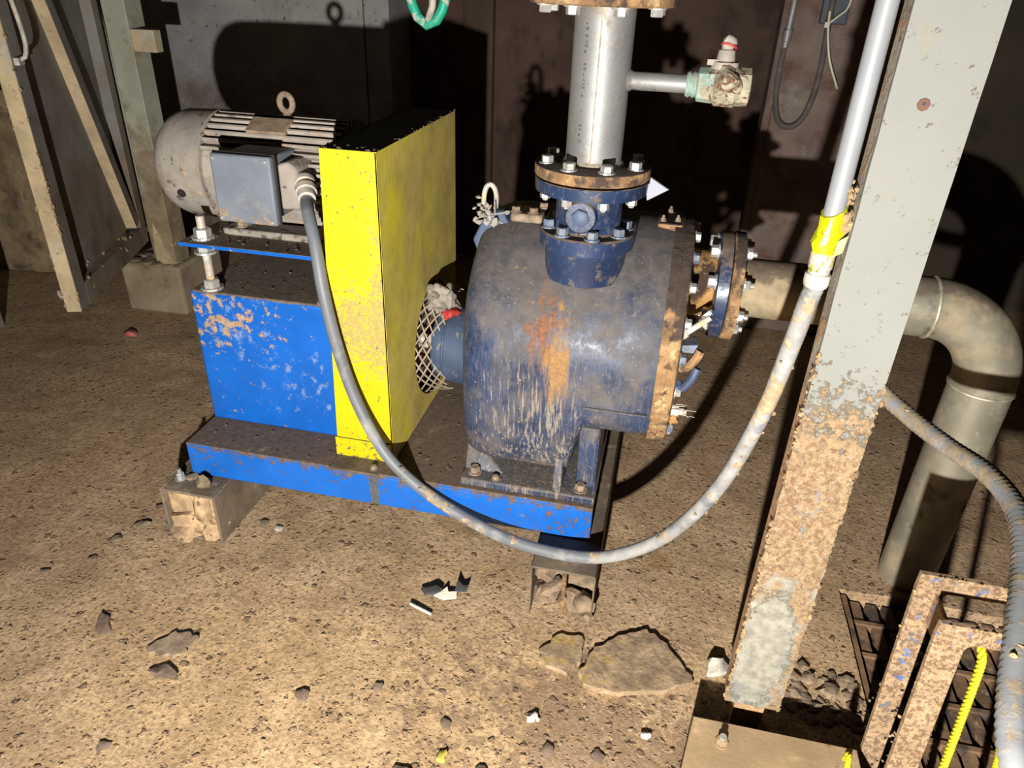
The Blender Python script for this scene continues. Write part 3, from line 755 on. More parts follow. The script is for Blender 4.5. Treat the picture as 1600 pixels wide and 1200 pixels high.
# feet
for y0 in (1.585, 1.86):
    b = B(); b.box(-1.075, -0.775, y0, y0 + 0.075, 0.778, 0.796); b.out('foot_rail', m_motor, t, bevel=0.004)
for x in (-1.05, -0.82):
    b = B(); b.prism([(x, 1.60, 0.79), (x, 1.93, 0.79), (x, 1.84, 0.86), (x, 1.65, 0.86)], (0.03, 0, 0)); b.out('foot_web', m_motor, t, bevel=0.003)
bolt(t, (-1.035, 1.61, 0.796), (0, 0, 1), 0.012, 0.013, m_rustbolt)
bolt(t, (-0.81, 1.61, 0.796), (0, 0, 1), 0.012, 0.013, m_rustbolt)
# terminal box on the front of the motor
b = B(); b.box(-1.010, -0.882, 1.518, 1.64, 0.852, 0.995); tb = b.out('terminal_box', m_box, t, bevel=0.005)
b = B(); b.box(-1.022, -0.872, 1.500, 1.520, 0.842, 1.000); b.out('lid', m_box, tb, bevel=0.005, label='flat blue-grey lid')
b = B(); b.box(-1.024, -0.870, 1.5185, 1.5225, 0.840, 1.002); b.out('gasket', m_black, tb)
for (x, z) in ((-0.882, 0.990), (-1.012, 0.990), (-0.882, 0.852), (-1.012, 0.852)):
    bolt(tb, (x, 1.500, z), (0, -1, 0), 0.004, 0.004, m_zinc, name='screw', washer=False)
b = B(); b.prism([(-0.882, 1.545, 0.870), (-0.838, 1.555, 0.870), (-0.838, 1.555, 0.965), (-0.855, 1.550, 0.982), (-0.882, 1.545, 0.975)], (0, 0.09, 0)); b.out('conduit_hub', m_motor, t, bevel=0.006)
b = B(); b.lathe((-0.830, 1.575, 0.935), Vector((0.30, -0.55, -0.30)), [(0, 0.024), (0.012, 0.024), (0.013, 0.020), (0.026, 0.020), (0.027, 0.025), (0.042, 0.025), (0.043, 0.021), (0.062, 0.020)], 18); b.out('cable_gland', m_fitting, t)
b = B(); b.cyl((-0.72, MY, MZ), (-0.69, MY, MZ), 0.022, seg=16); b.out('shaft', m_fitting, t)

# ------------------------------------------------------------------ yellow belt guard
t = thing('belt_guard', (-0.668, 1.73, 0.26), 'tall bright yellow sheet metal belt guard between motor and pump', 'belt guard')
GX0, GX1, GX0T = -0.746, -0.592, -0.720
GY0, GY1, GZ0, GZ1 = 1.440, 2.022, 0.264, 1.045
b = B(); b.prism([(GX0, GY0, GZ0), (GX1, GY0, GZ0), (GX1, GY0, GZ1), (GX0T, GY0, GZ1)], (0, 0.004, 0)); b.out('front_panel', m_yellow, t, bevel=0.001)
b = B(); b.prism([(GX0 - .002, GY0 - .004, GZ0), (GX1 - .006, GY0 - .004, GZ0), (GX1 - .006, GY0 - .004, GZ0 + .055), (GX0 - .002, GY0 - .004, GZ0 + .055)], (0, 0.004, 0)); b.out('bottom_strip', m_yellow, t, bevel=0.001)
# side panel with the round opening for the shaft
b = B()
cy, cz, cr = 1.795, 0.462, 0.167
N = 72; inn = []; ot = []
for k in range(N):
    a = 2 * math.pi * k / N; dy, dz = math.cos(a), math.sin(a)
    tt = min([v for v in ((GY1 - cy) / dy if dy > 1e-6 else 9, (GY0 - cy) / dy if dy < -1e-6 else 9, (GZ1 - cz) / dz if dz > 1e-6 else 9, (GZ0 - cz) / dz if dz < -1e-6 else 9)])
    inn.append((cy + dy * cr, cz + dz * cr)); ot.append((cy + dy * tt, cz + dz * tt))
for (yy, zz) in ((GY0, GZ0), (GY0, GZ1), (GY1, GZ0), (GY1, GZ1)):
    k = min(range(N), key=lambda i: (ot[i][0] - yy) ** 2 + (ot[i][1] - zz) ** 2); ot[k] = (yy, zz)
vs_ = [[b.bm.verts.new((x, p[0], p[1])) for p in L] for x in (GX1, GX1 - 0.004) for L in (inn, ot)]
for k in range(N):
    j = (k + 1) % N
    for (A, C_) in ((vs_[0], vs_[1]), (vs_[3], vs_[2]), (vs_[2], vs_[0]), (vs_[1], vs_[3])):
        b.bm.faces.new((A[k], A[j], C_[j], C_[k]))
b.out('side_panel', m_yellow_side, t)
b = B(); b.prism([(GX0, GY0 + .004, GZ0), (GX0, GY1, GZ0), (GX0T, GY1, GZ1), (GX0T, GY0 + .004, GZ1)], (0.004, 0, 0)); b.out('inner_side_panel', m_yellow_side, t)
b = B(); b.box(GX0T, GX1 - .004, GY0 + .004, GY1, GZ1 - .004, GZ1); b.out('top_panel', m_yellow_side, t)
b = B(); b.prism([(GX0, GY1, GZ0), (GX1, GY1, GZ0), (GX1, GY1, GZ1), (GX0T, GY1, GZ1)], (0, -0.004, 0)); b.out('rear_panel', m_yellow_side, t)
b = B()
for k in range(60):
    q = random.random()
    x, y = (random.uniform(GX0T, GX1), random.uniform(GY0, GY0 + .04)) if q < .35 else (GX1 - random.random() * .02, random.uniform(GY0, GY1))
    s = random.uniform(.0015, .004); b.lump((x, y, GZ1 + .001), (s, s, s * .8), .4, 1)
b.out('dirt_crumbs', m_sludge, t, kind='stuff')
# expanded metal sleeve round the shaft
b = B(); NW = 24
for s in (-1, 1):
    for k in range(NW):
        a0 = 2 * math.pi * k / NW
        P = []
        for i in range(13):
            f = i / 12; a = a0 + s * f * 2 * math.pi * 3.5 / NW
            if not (math.radians(60) < a % (2 * math.pi) < math.radians(262)):
                P = []; break
            rr = 0.162 - 0.02 * f
            P.append((-0.596 + 0.075 * f, cy + math.cos(a) * rr, cz + math.sin(a) * rr))
        if P:
            b.tube(P, 0.0024, 4)
b.out('expanded_metal_screen', m_mesh, t, label='dirty diamond mesh sleeve')
b = B(); b.lathe((-0.70, 1.745, 0.47), (1, 0, 0), [(0, .13), (.03, .13), (.035, .12), (.06, .12), (.065, .13), (.085, .13)], 36); b.out('pulley', m_rustbolt, t)

# crumpled rag on the mesh
b = B()
for (p_, s_) in (((-0.548, 1.735, 0.600), (.030, .034, .040)), ((-0.562, 1.73, 0.628), (.024, .028, .018)), ((-0.530, 1.73, 0.615), (.018, .026, .034)), ((-0.522, 1.73, 0.580), (.022, .026, .028))):
    b.lump(p_, s_, .55, 3)
t = thing('shop_rag', (-0.54, 1.735, 0.56), 'crumpled dirty white rag with red stripe on the mesh sleeve', 'rag')
b.out('cloth', m_rag, t, sharp=70)
b = B(); b.lump((-0.516, 1.712, 0.578), (0.023, 0.026, 0.016), 0.3, 3); b.out('red_stripe', m_red, t, sharp=70)

# ------------------------------------------------------------------ pump
PYC, PZC, PR = 1.690, 0.620, 0.277
t = thing('centrifugal_pump', (-0.20, 1.67, 0.26), 'large navy blue self-priming pump streaked with rust and mud', 'pump')


def section(x, k):
    """points of the casing outline in the YZ plane at x, scaled by k"""
    q = min(max((x + 0.150) / 0.04, 0), 1); q = q * q * (3 - 2 * q)
    n = 4.6 * (1 - q) + 7.0 * q
    rl = 0.338 * (1 - q) + 0.168 * q
    out = []
    for i in range(64):
        a = 2 * math.pi * i / 64; c, s = math.cos(a), math.sin(a)
        ry = PR if c > 0 else 0.296
        if s >= 0:
            y, z = c * ry, s * PR
        else:
            y = math.copysign(abs(c) ** (2 / n), c) * ry * (1 - 0.04 * (1 - q) * abs(s)); z = -abs(s) ** (2 / n) * rl
        out.append((x, PYC + y * k, PZC + z * (k if s >= 0 else (k * .35 + .65))))
    return out


b = B(); rings = []
for (x, k) in ((-0.412, 0.0), (-0.412, 0.70), (-0.410, 0.80), (-0.404, 0.87), (-0.392, 0.925), (-0.372, 0.965), (-0.345, 0.99), (-0.31, 1.0), (-0.25, 1.0), (-0.20, 1.0), (-0.17, 1.0), (-0.155, 1.0), (-0.145, 1.0), (-0.135, 1.0), (-0.125, 1.0), (-0.115, 1.0), (-0.10, 1.0), (-0.06, 1.0), (-0.03, 1.0), (0.0, 0.995), (0.02, 0.985), (0.034, 0.975)):
    rings.append([b.bm.verts.new(p) for p in section(x, max(k, 1e-3))])
for A, C_ in zip(rings, rings[1:]):
    for i in range(64):
        j = (i + 1) % 64
        b.bm.faces.new((A[i], A[j], C_[j], C_[i]))
b.bm.faces.new(rings[-1]); b.bm.faces.new(rings[0][::-1])
casing = b.out('casing', m_navy, t, sharp=60)
# lower ledge of the suction chamber
b = B(); b.box(-0.118, 0.028, 1.3895, 1.42, 0.530, 0.537); b.out('casting_ridge', m_navy, t, bevel=0.002)
# ribs, feet
b = B(); b.box(-0.402, -0.066, 1.398, 1.95, 0.260, 0.282); ft = b.out('foot_plate', m_navy, t, bevel=0.005)
b = B(); b.prism([(-0.172, 1.402, 0.28), (-0.172, 1.50, 0.28), (-0.172, 1.46, 0.46), (-0.172, 1.425, 0.40)], (0.022, 0, 0)); b.out('rib', m_navy, t, bevel=0.004)
b = B(); b.box(-0.120, -0.073, 1.440, 1.56, 0.280, 0.452); b.out('foot_bracket', m_navy, t, bevel=0.004)
b = B(); b.box(-0.076, -0.070, 1.415, 1.62, 0.270, 0.440); b.out('bracket_plate', m_navyclean, t, bevel=0.002)
b = B(); b.prism([(-0.402, 1.44, 0.28), (-0.30, 1.44, 0.28), (-0.36, 1.47, 0.33), (-0.402, 1.47, 0.34)], (0, 0.3, 0)); b.out('foot_fillet', m_navy, t, bevel=0.004)
for (x, y) in ((-0.372, 1.43), (-0.105, 1.425), (-0.315, 1.415)):
    bolt(t, (x, y, 0.282), (0, 0, 1), 0.013 if x != -0.315 else 0.008, 0.018 if x != -0.315 else 0.01, m_rustbolt)
# flanged cover on the suction end
b = B(); b.lathe((0.034, PYC, PZC), (1, 0, 0), [(0, PR + .004), (0.022, PR + .004)], 64); fl = b.out('casing_flange', m_rust, t, bevel=0.001)
b = B(); b.lathe((0.056, PYC, PZC), (1, 0, 0), [(0, PR + .0), (0.020, PR + .0), (0.024, PR - .01)], 64); cv = b.out('suction_cover', m_rust, t)
for k in range(20):
    a = 2 * math.pi * (k + .5) / 20
    bolt(cv, (0.080, PYC + math.cos(a) * .252, PZC + math.sin(a) * .252), (1, 0, 0), 0.0115, 0.014, m_zinc if k % 3 else m_dirtybolt)
b = B(); b.box(-0.005, 0.050, 1.63, 1.76, 0.878, 0.899); lug = b.out('top_pad', m_rust, t, bevel=0.004)
for (x, y) in ((0.005, 1.65), (0.038, 1.66), (0.02, 1.73)):
    bolt(lug, (x, y, 0.899), (0, 0, 1), 0.006, 0.008, m_rustbolt, stud=0.006)
# discharge neck
DX, DY = -0.152, 1.520
b = B(); b.lathe((DX, DY, 0.60), (0, 0, 1), [(0.198, 0.078), (0.202, 0.086), (0.264, 0.088), (0.270, 0.092), (0.272, 0.100), (0.302, 0.102), (0.306, 0.098)], 56); nk = b.out('discharge_neck', m_navyclean, t)
b = B(); b.box(DX - 0.102, DX + 0.102, DY, 1.70, 0.868, 0.906); b.out('neck_pad', m_navyclean, t, bevel=0.006)
for k in range(8):
    a = 2 * math.pi * (k + .3) / 8
    bolt(nk, (DX + math.cos(a) * .083, DY + math.sin(a) * .083, 0.906), (0, 0, 1), 0.0125, 0.018, m_dirtybolt)
# cover strip and studs left of the neck
b = B(); b.box(-0.335, -0.262, 1.58, 1.66, 0.884, 0.904); cp = b.out('priming_cover', m_rustbolt, t, bevel=0.006)
for (x, y) in ((-0.325, 1.60), (-0.285, 1.60), (-0.27, 1.65)):
    bolt(cp, (x, y, 0.904), (0, 0, 1), 0.010, 0.012, m_rustbolt)
# lifting lug, ring and clinging fibres
b = B(); b.prism([(-0.405, 1.59, 0.78), (-0.335, 1.59, 0.87), (-0.355, 1.59, 0.905), (-0.395, 1.59, 0.895), (-0.425, 1.59, 0.83)], (0, 0.05, 0)); b.out('lifting_lug', m_dustyblue, t, bevel=0.004)
pts = [(-0.398, 1.60, 0.89), (-0.402, 1.60, 0.925), (-0.398, 1.605, 0.95), (-0.389, 1.61, 0.957), (-0.380, 1.615, 0.946), (-0.377, 1.62, 0.925), (-0.378, 1.62, 0.895)]
b = B(); b.tube(smooth_path(pts, 28), 0.0058, 10); b.out('lifting_ring', m_fitting, t)
b = B()
for k in range(26):
    b.lump((random.gauss(-0.383, 0.020), random.uniform(1.57, 1.60), random.gauss(0.893, 0.016)), [random.uniform(.003, .009) for _ in range(3)], .5, 1)
for k in range(10):
    p = Vector((random.gauss(-0.385, 0.018), 1.585, random.gauss(0.895, 0.012)))
    b.tube([p, p + Vector((random.uniform(-.02, .03), random.uniform(-.015, .01), random.uniform(-.02, .03)))], 0.0016, 5)
b.out('clinging_fibres', m_white, t, kind='stuff')
# bearing housing towards the guard
b = B(); b.lathe((-0.56, 1.735, 0.475), (1, 0, 0), [(0, .05), (0.004, .088), (0.012, .093), (0.032, .093), (0.036, .096), (0.040, .096), (0.044, .105), (0.10, .110), (0.165, .125)], 44); b.out('bearing_housing', m_dustyblue, t)
b = B(); b.prism([(-0.47, 1.70, 0.28), (-0.40, 1.70, 0.28), (-0.40, 1.70, 0.42), (-0.47, 1.70, 0.42)], (0, 0.10, 0)); b.out('housing_foot', m_dustyblue, t, bevel=0.006)
b = B(); b.cyl((-0.70, 1.735, 0.475), (-0.55, 1.735, 0.475), 0.02, seg=16); b.out('shaft', m_fitting, t)
for a in (100, 200, 250):
    a_ = math.radians(a); bolt(t, (-0.43, 1.735 + math.cos(a_) * .10, 0.475 + math.sin(a_) * .10), (-1, 0, 0), 0.008, 0.01, m_zinc)
# suction spool and pump side flange
SY, SZ = 1.650, 0.763
b = B(); b.lathe((0.078, SY, SZ), (1, 0, 0), [(0, .084), (0.012, .078), (0.05, .076), (0.062, .082)], 40); b.out('suction_spool', m_orange, t)
b = B(); b.lathe((0.136, SY, SZ), (1, 0, 0), [(0, .10), (0.004, .122), (0.028, .124), (0.030, .120)], 48); sf = b.out('suction_flange', m_navyclean, t)
for k in range(8):
    a = 2 * math.pi * (k + .5) / 8
    bolt(sf, (0.136, SY + math.cos(a) * .098, SZ + math.sin(a) * .098), (-1, 0, 0), 0.0135, 0.018, m_zinc)
# clamp handles and drain cock on the cover
for (z, dz, m_) in ((0.652, 0.035, m_dirtybolt), (0.600, 0.045, m_dustyblue)):
    b = B(); b.tube(smooth_path([(0.078, 1.452, z - .012), (0.095, 1.442, z - .010), (0.112, 1.437, z + dz * .4), (0.120, 1.440, z + dz)], 16), 0.0095, 8); b.lump((0.085, 1.448, z - .01), (.013, .015, .013), .3, 2)
    b.out('clamp_handle', m_rust if m_ is m_dirtybolt else m_dustyblue, t)
b = B(); b.cyl((0.085, 1.46, 0.715), (0.130, 1.455, 0.760), 0.0065, seg=10); b.lump((0.084, 1.46, 0.715), (.009, .009, .012), .3, 2); b.out('clamp_rod', m_fitting, t)
b = B(); b.prism([(0.076, 1.46, 0.668), (0.110, 1.46, 0.668), (0.116, 1.46, 0.690), (0.076, 1.46, 0.684)], (0, 0.04, 0)); b.out('clamp_bar', m_dirtybolt, t, bevel=0.002)
b = B(); b.cyl((0.060, 1.46, 0.522), (0.098, 1.455, 0.525), 0.014, seg=12); b.cyl((0.098, 1.455, 0.525), (0.115, 1.453, 0.526), 0.010, seg=6); dc = b.out('drain_cock', m_fitting, t)
b = B()
for k in range(12):
    p = Vector((random.uniform(.07, .11), 1.445, random.gauss(.528, .010)))
    b.tube([p, p + Vector((random.uniform(.0, .03), random.uniform(-.01, .01), random.uniform(-.010, .010)))], 0.0012, 4)
b.out('clinging_fibres', m_white, dc, kind='stuff')
b = B(); b.lump((0.088, 1.452, 0.503), (.012, .012, .012), .35, 2); b.out('rust_plug', m_orange, t)

# ------------------------------------------------------------------ check valve spool on the neck
t = thing('flanged_spool', (DX, DY, 0.908), 'short navy flanged spool with square plug bolted on the pump neck', 'spool')
b = B(); b.lathe((DX, DY, 0.907), (0, 0, 1), [(0, .074), (0.004, .070), (0.074, .070), (0.080, .082), (0.082, .116), (0.106, .118), (0.108, .116)], 56); sp = b.out('spool_body', m_navyclean, t)
b = B(); b.lathe((DX - 0.008, DY - 0.066, 0.948), (0, -1, 0), [(-0.01, .034), (0.006, .034), (0.012, .030)], 28); bs = b.out('plug_boss', m_navyclean, t)
b = B(); b.lathe((DX - 0.008, DY - 0.076, 0.948), (0, -1, 0), [(0, .019), (0.010, .019), (0.012, .015)], 6); b.out('plug', m_dustyblue, bs)
for k in range(8):
    a = 2 * math.pi * (k + .5) / 8
    bolt(t, (DX + math.cos(a) * .096, DY + math.sin(a) * .096, 0.990), (0, 0, -1), 0.0115, 0.018, m_zinc, stud=0.004, name='nut')
b = B(); b.prism([(-0.085, 1.487, 0.985), (-0.052, 1.50, 0.985), (-0.052, 1.50, 1.006), (-0.085, 1.487, 1.006)], (0.01, .04, 0)); b.out('lug', m_rustbolt, t)

# white tag behind the flange
b = B(); b.prism([(-0.045, 1.60, 1.010), (0.006, 1.585, 0.985), (-0.036, 1.60, 0.955)], (0.003, 0.0025, 0)); b.out('plastic_tag', m_tag, label='small white triangular plastic tag sticking out behind the rusty pipe flange', cat='tag')

# ------------------------------------------------------------------ discharge pipe with branch valve
t = thing('discharge_pipe', (DX, DY, 1.018), 'vertical stainless pipe with rusty flanges above the pump', 'pipe')
b = B(); b.lathe((DX, DY, 1.020), (0, 0, 1), [(0, .0572), (0.31, .0572)], 56); b.out('pipe_tube', m_stainless, t)
b = B(); b.lathe((DX, DY, 1.019), (0, 0, 1), [(0, .117), (0.003, .119), (0.022, .119), (0.024, .116)], 56); lf = b.out('lower_flange', m_rust, t)
for k in range(8):
    a = 2 * math.pi * (k + .5) / 8
    bolt(lf, (DX + math.cos(a) * .096, DY + math.sin(a) * .096, 1.043), (0, 0, 1), 0.0125, 0.016, m_zinc)
b = B(); b.lathe((DX, DY, 1.043), (0, 0, 1), [(0, .064), (0.006, .061), (0.010, .057)], 48); b.out('weld_bead', m_weld, t)
b = B(); b.lathe((DX - .006, DY, 1.330), (0, 0, 1), [(0, .132), (0.003, .137), (0.028, .137)], 56); uf = b.out('upper_flange', m_rust, t)
for k in range(8):
    a = 2 * math.pi * (k + .5) / 8
    bolt(uf, (DX - .006 + math.cos(a) * .110, DY + math.sin(a) * .110, 1.330), (0, 0, -1), 0.0125, 0.015, m_zinc, name='nut')
b = B(); b.lathe((DX - .006, DY, 1.360), (0, 0, 1), [(0, .137), (0.03, .137), (0.031, .06), (1.13, .06)], 48); b.out('riser', m_rust, t)
b = B(); b.cyl((DX, DY - 0.0572, 1.05), (DX, DY - 0.0572, 1.325), 0.0014, seg=8); b.out('weld_seam', m_weld, t)
# printed marks down the pipe wall
b = B(); z = 1.30
while z > 1.085:
    hgt = random.uniform(.003, .008); a = math.radians(270 - 28); w = random.uniform(.0015, .004)
    c = Vector((DX + math.cos(a) * .0573, DY + math.sin(a) * .0573, z)); tn = Vector((-math.sin(a), math.cos(a), 0))
    if random.random() < .75:
        b.obox(c, tn, (0, 0, 1), tn.cross(Vector((0, 0, 1))), w, hgt * .6, 0.0006)
        if random.random() < .6:
            b.obox(c + tn * .0035, tn, (0, 0, 1), tn.cross(Vector((0, 0, 1))), .0012, hgt, 0.0006)
    z -= hgt + random.uniform(.002, .005)
b.out('stencilled_marks', m_slate, t, kind='stuff', label='faded stencilled characters running down the pipe')
# branch
BZ = 1.203
b = B(); b.lathe((DX + .05, DY, BZ), (1, 0, 0), [(0, .026), (0.008, .020), (0.014, .0168), (0.125, .0168)], 28); b.out('branch_nipple', m_stainless, t)
b = B(); b.lathe((0.012, DY, BZ), (1, 0, 0), [(0, .021), (0.006, .024), (0.010, .021), (0.014, .0245), (0.019, .022), (0.022, .028)], 20); b.lathe((0.034, DY, BZ), (1, 0, 0), [(0, .030), (0.028, .032), (0.030, .026)], 8); b.out('branch_union', m_brass, t)
b = B(); b.lathe((0.062, DY, BZ), (1, 0, 0), [(0, .030), (0.006, .036), (0.04, .037), (0.046, .033)], 22); b.lathe((0.106, DY, BZ), (1, 0, 0), [(0, .034), (0.022, .034), (0.024, .030)], 8); b.lump((0.085, DY - .012, BZ + .006), (.036, .034, .034), .2, 3); vb = b.out('branch_valve', m_brass, t)
b = B(); b.lathe((0.078, DY, BZ + .03), (0, 0, 1), [(0, .026), (.012, .025), (.014, .018), (.032, .015), (.034, .011), (.046, .011)], 14); b.lump((0.080, DY, BZ + .075), (.014, .014, .013), .1, 2); b.box(0.045, 0.075, DY - .012, DY + .012, BZ + .036, BZ + .046); b.out('valve_stem', m_white, vb)
b = B(); b.torus((0.080, DY - .001, BZ + .069), (0.25, 0.3, 1), .0135, .0022, 18, 6); b.out('red_ring', m_red, vb)

# ------------------------------------------------------------------ suction pipe: flange, run, elbow, drop
t = thing('suction_pipe', (0.769, SY, 0.0), 'grey steel suction pipe with an elbow dropping to the floor', 'pipe')
b = B(); b.lathe((0.168, SY, SZ), (1, 0, 0), [(0, .120), (0.003, .124), (0.024, .124), (0.027, .10)], 48); pf = b.out('pipe_flange', m_rust, t)
for k in range(8):
    a = 2 * math.pi * (k + .5) / 8
    bolt(pf, (0.195, SY + math.cos(a) * .098, SZ + math.sin(a) * .098), (1, 0, 0), 0.0125, 0.014, m_zinc, name='nut', stud=0.008)
PRd = 0.067
b = B(); b.cyl((0.19, SY, SZ), (0.605, SY, SZ), PRd, seg=48); b.out('horizontal_run', m_dullsteel, t)
b = B(); b.tube([(0.605 + 0.164 * math.sin(a), SY, SZ - 0.164 * (1 - math.cos(a))) for a in [math.pi / 2 * i / 22 for i in range(23)]], PRd, 48); b.out('elbow', m_dullsteel, t)
b = B(); b.cyl((0.769, SY, 0.599), (0.769, SY, -0.02), PRd, seg=48); b.out('drop_leg', m_dullsteel, t)
b = B(); b.torus((0.605, SY, SZ), (1, 0, 0), PRd, .0042, 48, 8); b.out('weld_bead', m_weld, t)
b = B(); b.torus((0.769, SY, 0.585), (0, 0, 1), PRd, .0038, 48, 8); b.out('weld_bead', m_weld, t)

# ------------------------------------------------------------------ steel column at the right
t = thing('steel_column', (0.313, 1.085, 0.0), 'tall grey painted steel column with rusty lower half at the right', 'column')
cb = B(); nz = 60
xs_ = [0.261, 0.365]
# web facing the room, built in strips so that the crusted lower edges are ragged
L_ = []; R_ = []
for i in range(nz + 1):
    z = 0.09 + 2.41 * (i / nz) ** 1.6
    j = 0.0035 if z < 0.75 else 0.0008
    L_.append((0.261 + random.uniform(-j, j * .3), 1.056, z)); R_.append((0.365 + random.uniform(-j * .3, j), 1.056, z))
cb.prism(L_ + R_[::-1], (0, 0.007, 0)) if False else None
for i in range(nz):
    a, c, d, e = L_[i], R_[i], R_[i + 1], L_[i + 1]
    v = [cb.bm.verts.new(p) for p in (a, c, d, e)]; cb.bm.faces.new(v)
    v2 = [cb.bm.verts.new((p[0], p[1] + .007, p[2])) for p in (a, c, d, e)]; cb.bm.faces.new(v2[::-1])
    cb.bm.faces.new((v[0], v[3], v2[3], v2[0])); cb.bm.faces.new((v[1], v2[1], v2[2], v[2]))
    if i == 0: cb.bm.faces.new((v[0], v2[0], v2[1], v[1]))
bmesh.ops.remove_doubles(cb.bm, verts=cb.bm.verts, dist=1e-6)
web = cb.out('web', m_colpaint, t, sharp=50)
b = B(); b.box(0.262, 0.269, 1.060, 1.110, 0.09, 2.5); b.out('flange', m_coledge, t, bevel=0.001)
b = B(); b.box(0.357, 0.364, 1.060, 1.110, 0.09, 2.5); b.out('flange', m_coledge, t, bevel=0.001)
b = B(); b.box(0.285, 0.345, 1.075, 1.105, -0.01, 0.30); b.out('foot_stub', m_coledge, t)
b = B(); b.lathe((0.3035, 1.0565, 1.247), (0, -1, 0), [(0, .0085), (.0018, .0075)], 8); hp = b.out('rust_patch', m_rustpatch, web, label='small rust patch round a bolt hole')
b = B(); b.lathe((0.3035, 1.0548, 1.248), (0, -1, 0), [(0, .0025), (.0006, .0025)], 12); b.out('bolt_hole', m_black, web)
b = B()
for k in range(240):
    z = 0.09 + 0.80 * random.random() ** 1.1
    side = random.random()
    x = 0.261 if side < .55 else 0.365
    s = random.uniform(.0015, .0052)
    b.lump((x + random.uniform(-.002, .002), random.uniform(1.054, 1.064), z), (s, s, s * 1.3), .5, 1)
b.out('mud_flakes', m_clod, t, kind='stuff')
b = B()
for k in range(26):
    s = random.uniform(.004, .009); b.lump((random.uniform(.248, .262), random.uniform(1.07, 1.10), random.uniform(1.075, 1.145)), (s, s, s), .4, 1)
b.out('caked_mud', m_clod, t, kind='stuff')

# ------------------------------------------------------------------ rigid conduit, tape and the two flexible conduits
CXr, CYr = 0.2365, 1.083
t = thing('rigid_conduit', (CXr, CYr, 1.0), 'straight light grey rigid conduit running up beside the column', 'conduit')
b = B(); b.cyl((CXr, CYr, 1.035), (CXr, CYr, 2.5), 0.0142, seg=28); b.out('conduit_tube', m_conduit, t)
b = B(); b.lathe((CXr, CYr, 0.985), (0, 0, 1), [(0, .0165), (.006, .0185), (.020, .0185), (.022, .0155), (.028, .0155), (.030, .0172), (.052, .0172), (.055, .0150)], 22); b.out('connector', m_fitting, t)
b = B()
n = 26; ringz = [1.020, 1.030, 1.040, 1.050, 1.060, 1.072, 1.085, 1.10]
RR = []
for jz, z in enumerate(ringz):
    RR.append([b.bm.verts.new((CXr + math.cos(2 * math.pi * i / n) * (0.0165 + .0045 * mnoise.noise(Vector((i * .9, jz * 1.3, 5))) + (.006 if 3 < jz < 5 else 0)), CYr + math.sin(2 * math.pi * i / n) * (0.0170 + .004 * mnoise.noise(Vector((i * .8, jz * 1.1, 8)))), z + .010 * math.sin(2 * math.pi * i / n + 1.0) + .004 * mnoise.noise(Vector((i, jz, 1))))) for i in range(n)])
for A, C_ in zip(RR, RR[1:]):
    for i in range(n):
        b.bm.faces.new((A[i], A[(i + 1) % n], C_[(i + 1) % n], C_[i]))
b.bm.faces.new(RR[0][::-1]); b.bm.faces.new(RR[-1])
b.prism([(0.248, 1.065, 1.06), (0.259, 1.062, 1.07), (0.257, 1.063, 1.045), (0.245, 1.066, 1.035)], (0, .0015, 0))
b.out('yellow_tape', m_tape, t, sharp=22, label='bright yellow tape wrapped round the joint')

path = [(0.2365, 1.083, 1.0), (0.236, 1.083, 0.985), (0.232, 1.085, 0.955), (0.231, 1.11, 0.884), (0.22, 1.16, 0.709), (0.18, 1.215, 0.497), (0.102, 1.265, 0.316), (-0.001, 1.288, 0.216), (-0.105, 1.298, 0.183), (-0.248, 1.318, 0.179), (-0.387, 1.352, 0.202), (-0.507, 1.368, 0.262), (-0.594, 1.385, 0.335), (-0.661, 1.402, 0.451), (-0.701, 1.408, 0.583), (-0.727, 1.413, 0.724), (-0.75, 1.44, 0.835), (-0.777, 1.475, 0.888), (-0.803, 1.522, 0.905)]
t = thing('flexible_conduit', (-0.2, 1.32, 0.16), 'grey flexible conduit looping from the column past the pump to the motor', 'conduit')
b = B(); b.tube(smooth_path(path, 520), 0.0142, 16, ribs=0.0006); b.out('hose', m_flex, t, sharp=80)
sp_ = smooth_path(path, 200)
b = B()
for k in range(34):
    p = sp_[random.randint(14, 70)]; s = random.uniform(.0015, .004)
    b.lump(p + Vector((random.uniform(-.012, .016), -.011, random.uniform(-.012, .01))), (s, s, s * 1.4), .5, 1)
for k in range(8):
    p = sp_[random.randint(126, 142)]; s = random.uniform(.004, .008)
    b.lump(p + Vector((random.uniform(-.01, .01), -.009, random.uniform(-.006, .012))), (s * 1.3, s, s), .5, 1)
b.out('mud_clods', m_clod, t, kind='stuff')
path2 = [(0.40, 1.39, 0.72), (0.458, 1.364, 0.692), (0.504, 1.294, 0.675), (0.544, 1.197, 0.678), (0.573, 1.096, 0.694), (0.578, 0.994, 0.699), (0.554, 0.889, 0.687), (0.52, 0.791, 0.67), (0.488, 0.701, 0.648), (0.472, 0.641, 0.63), (0.47, 0.593, 0.608), (0.48, 0.45, 0.50), (0.50, 0.38, 0.25), (0.50, 0.36, 0.015)]
path2 = [(0.42, 1.30, 2.5), (0.375, 1.30, 1.6), (0.345, 1.36, 0.95), (0.40, 1.40, 0.745)] + path2[1:]
t = thing('flexible_conduit', (0.50, 0.36, 0.0), 'mud-crusted ribbed flexible conduit curving down the right edge in front of the rack', 'conduit')
b = B(); b.tube(smooth_path(path2, 620), 0.0152, 16, ribs=0.0019); b.out('hose', m_flex2, t, sharp=80)
sp2 = smooth_path(path2, 200)
b = B()
for k in range(40):
    p = sp2[random.randint(75, 150)]; s = random.uniform(.0015, .0048)
    b.lump(p + Vector((random.uniform(-.014, .014), random.uniform(-.012, .0), random.uniform(-.014, .014))), (s * 1.4, s, s), .5, 1)
b.out('mud_clods', m_clod, t, kind='stuff')

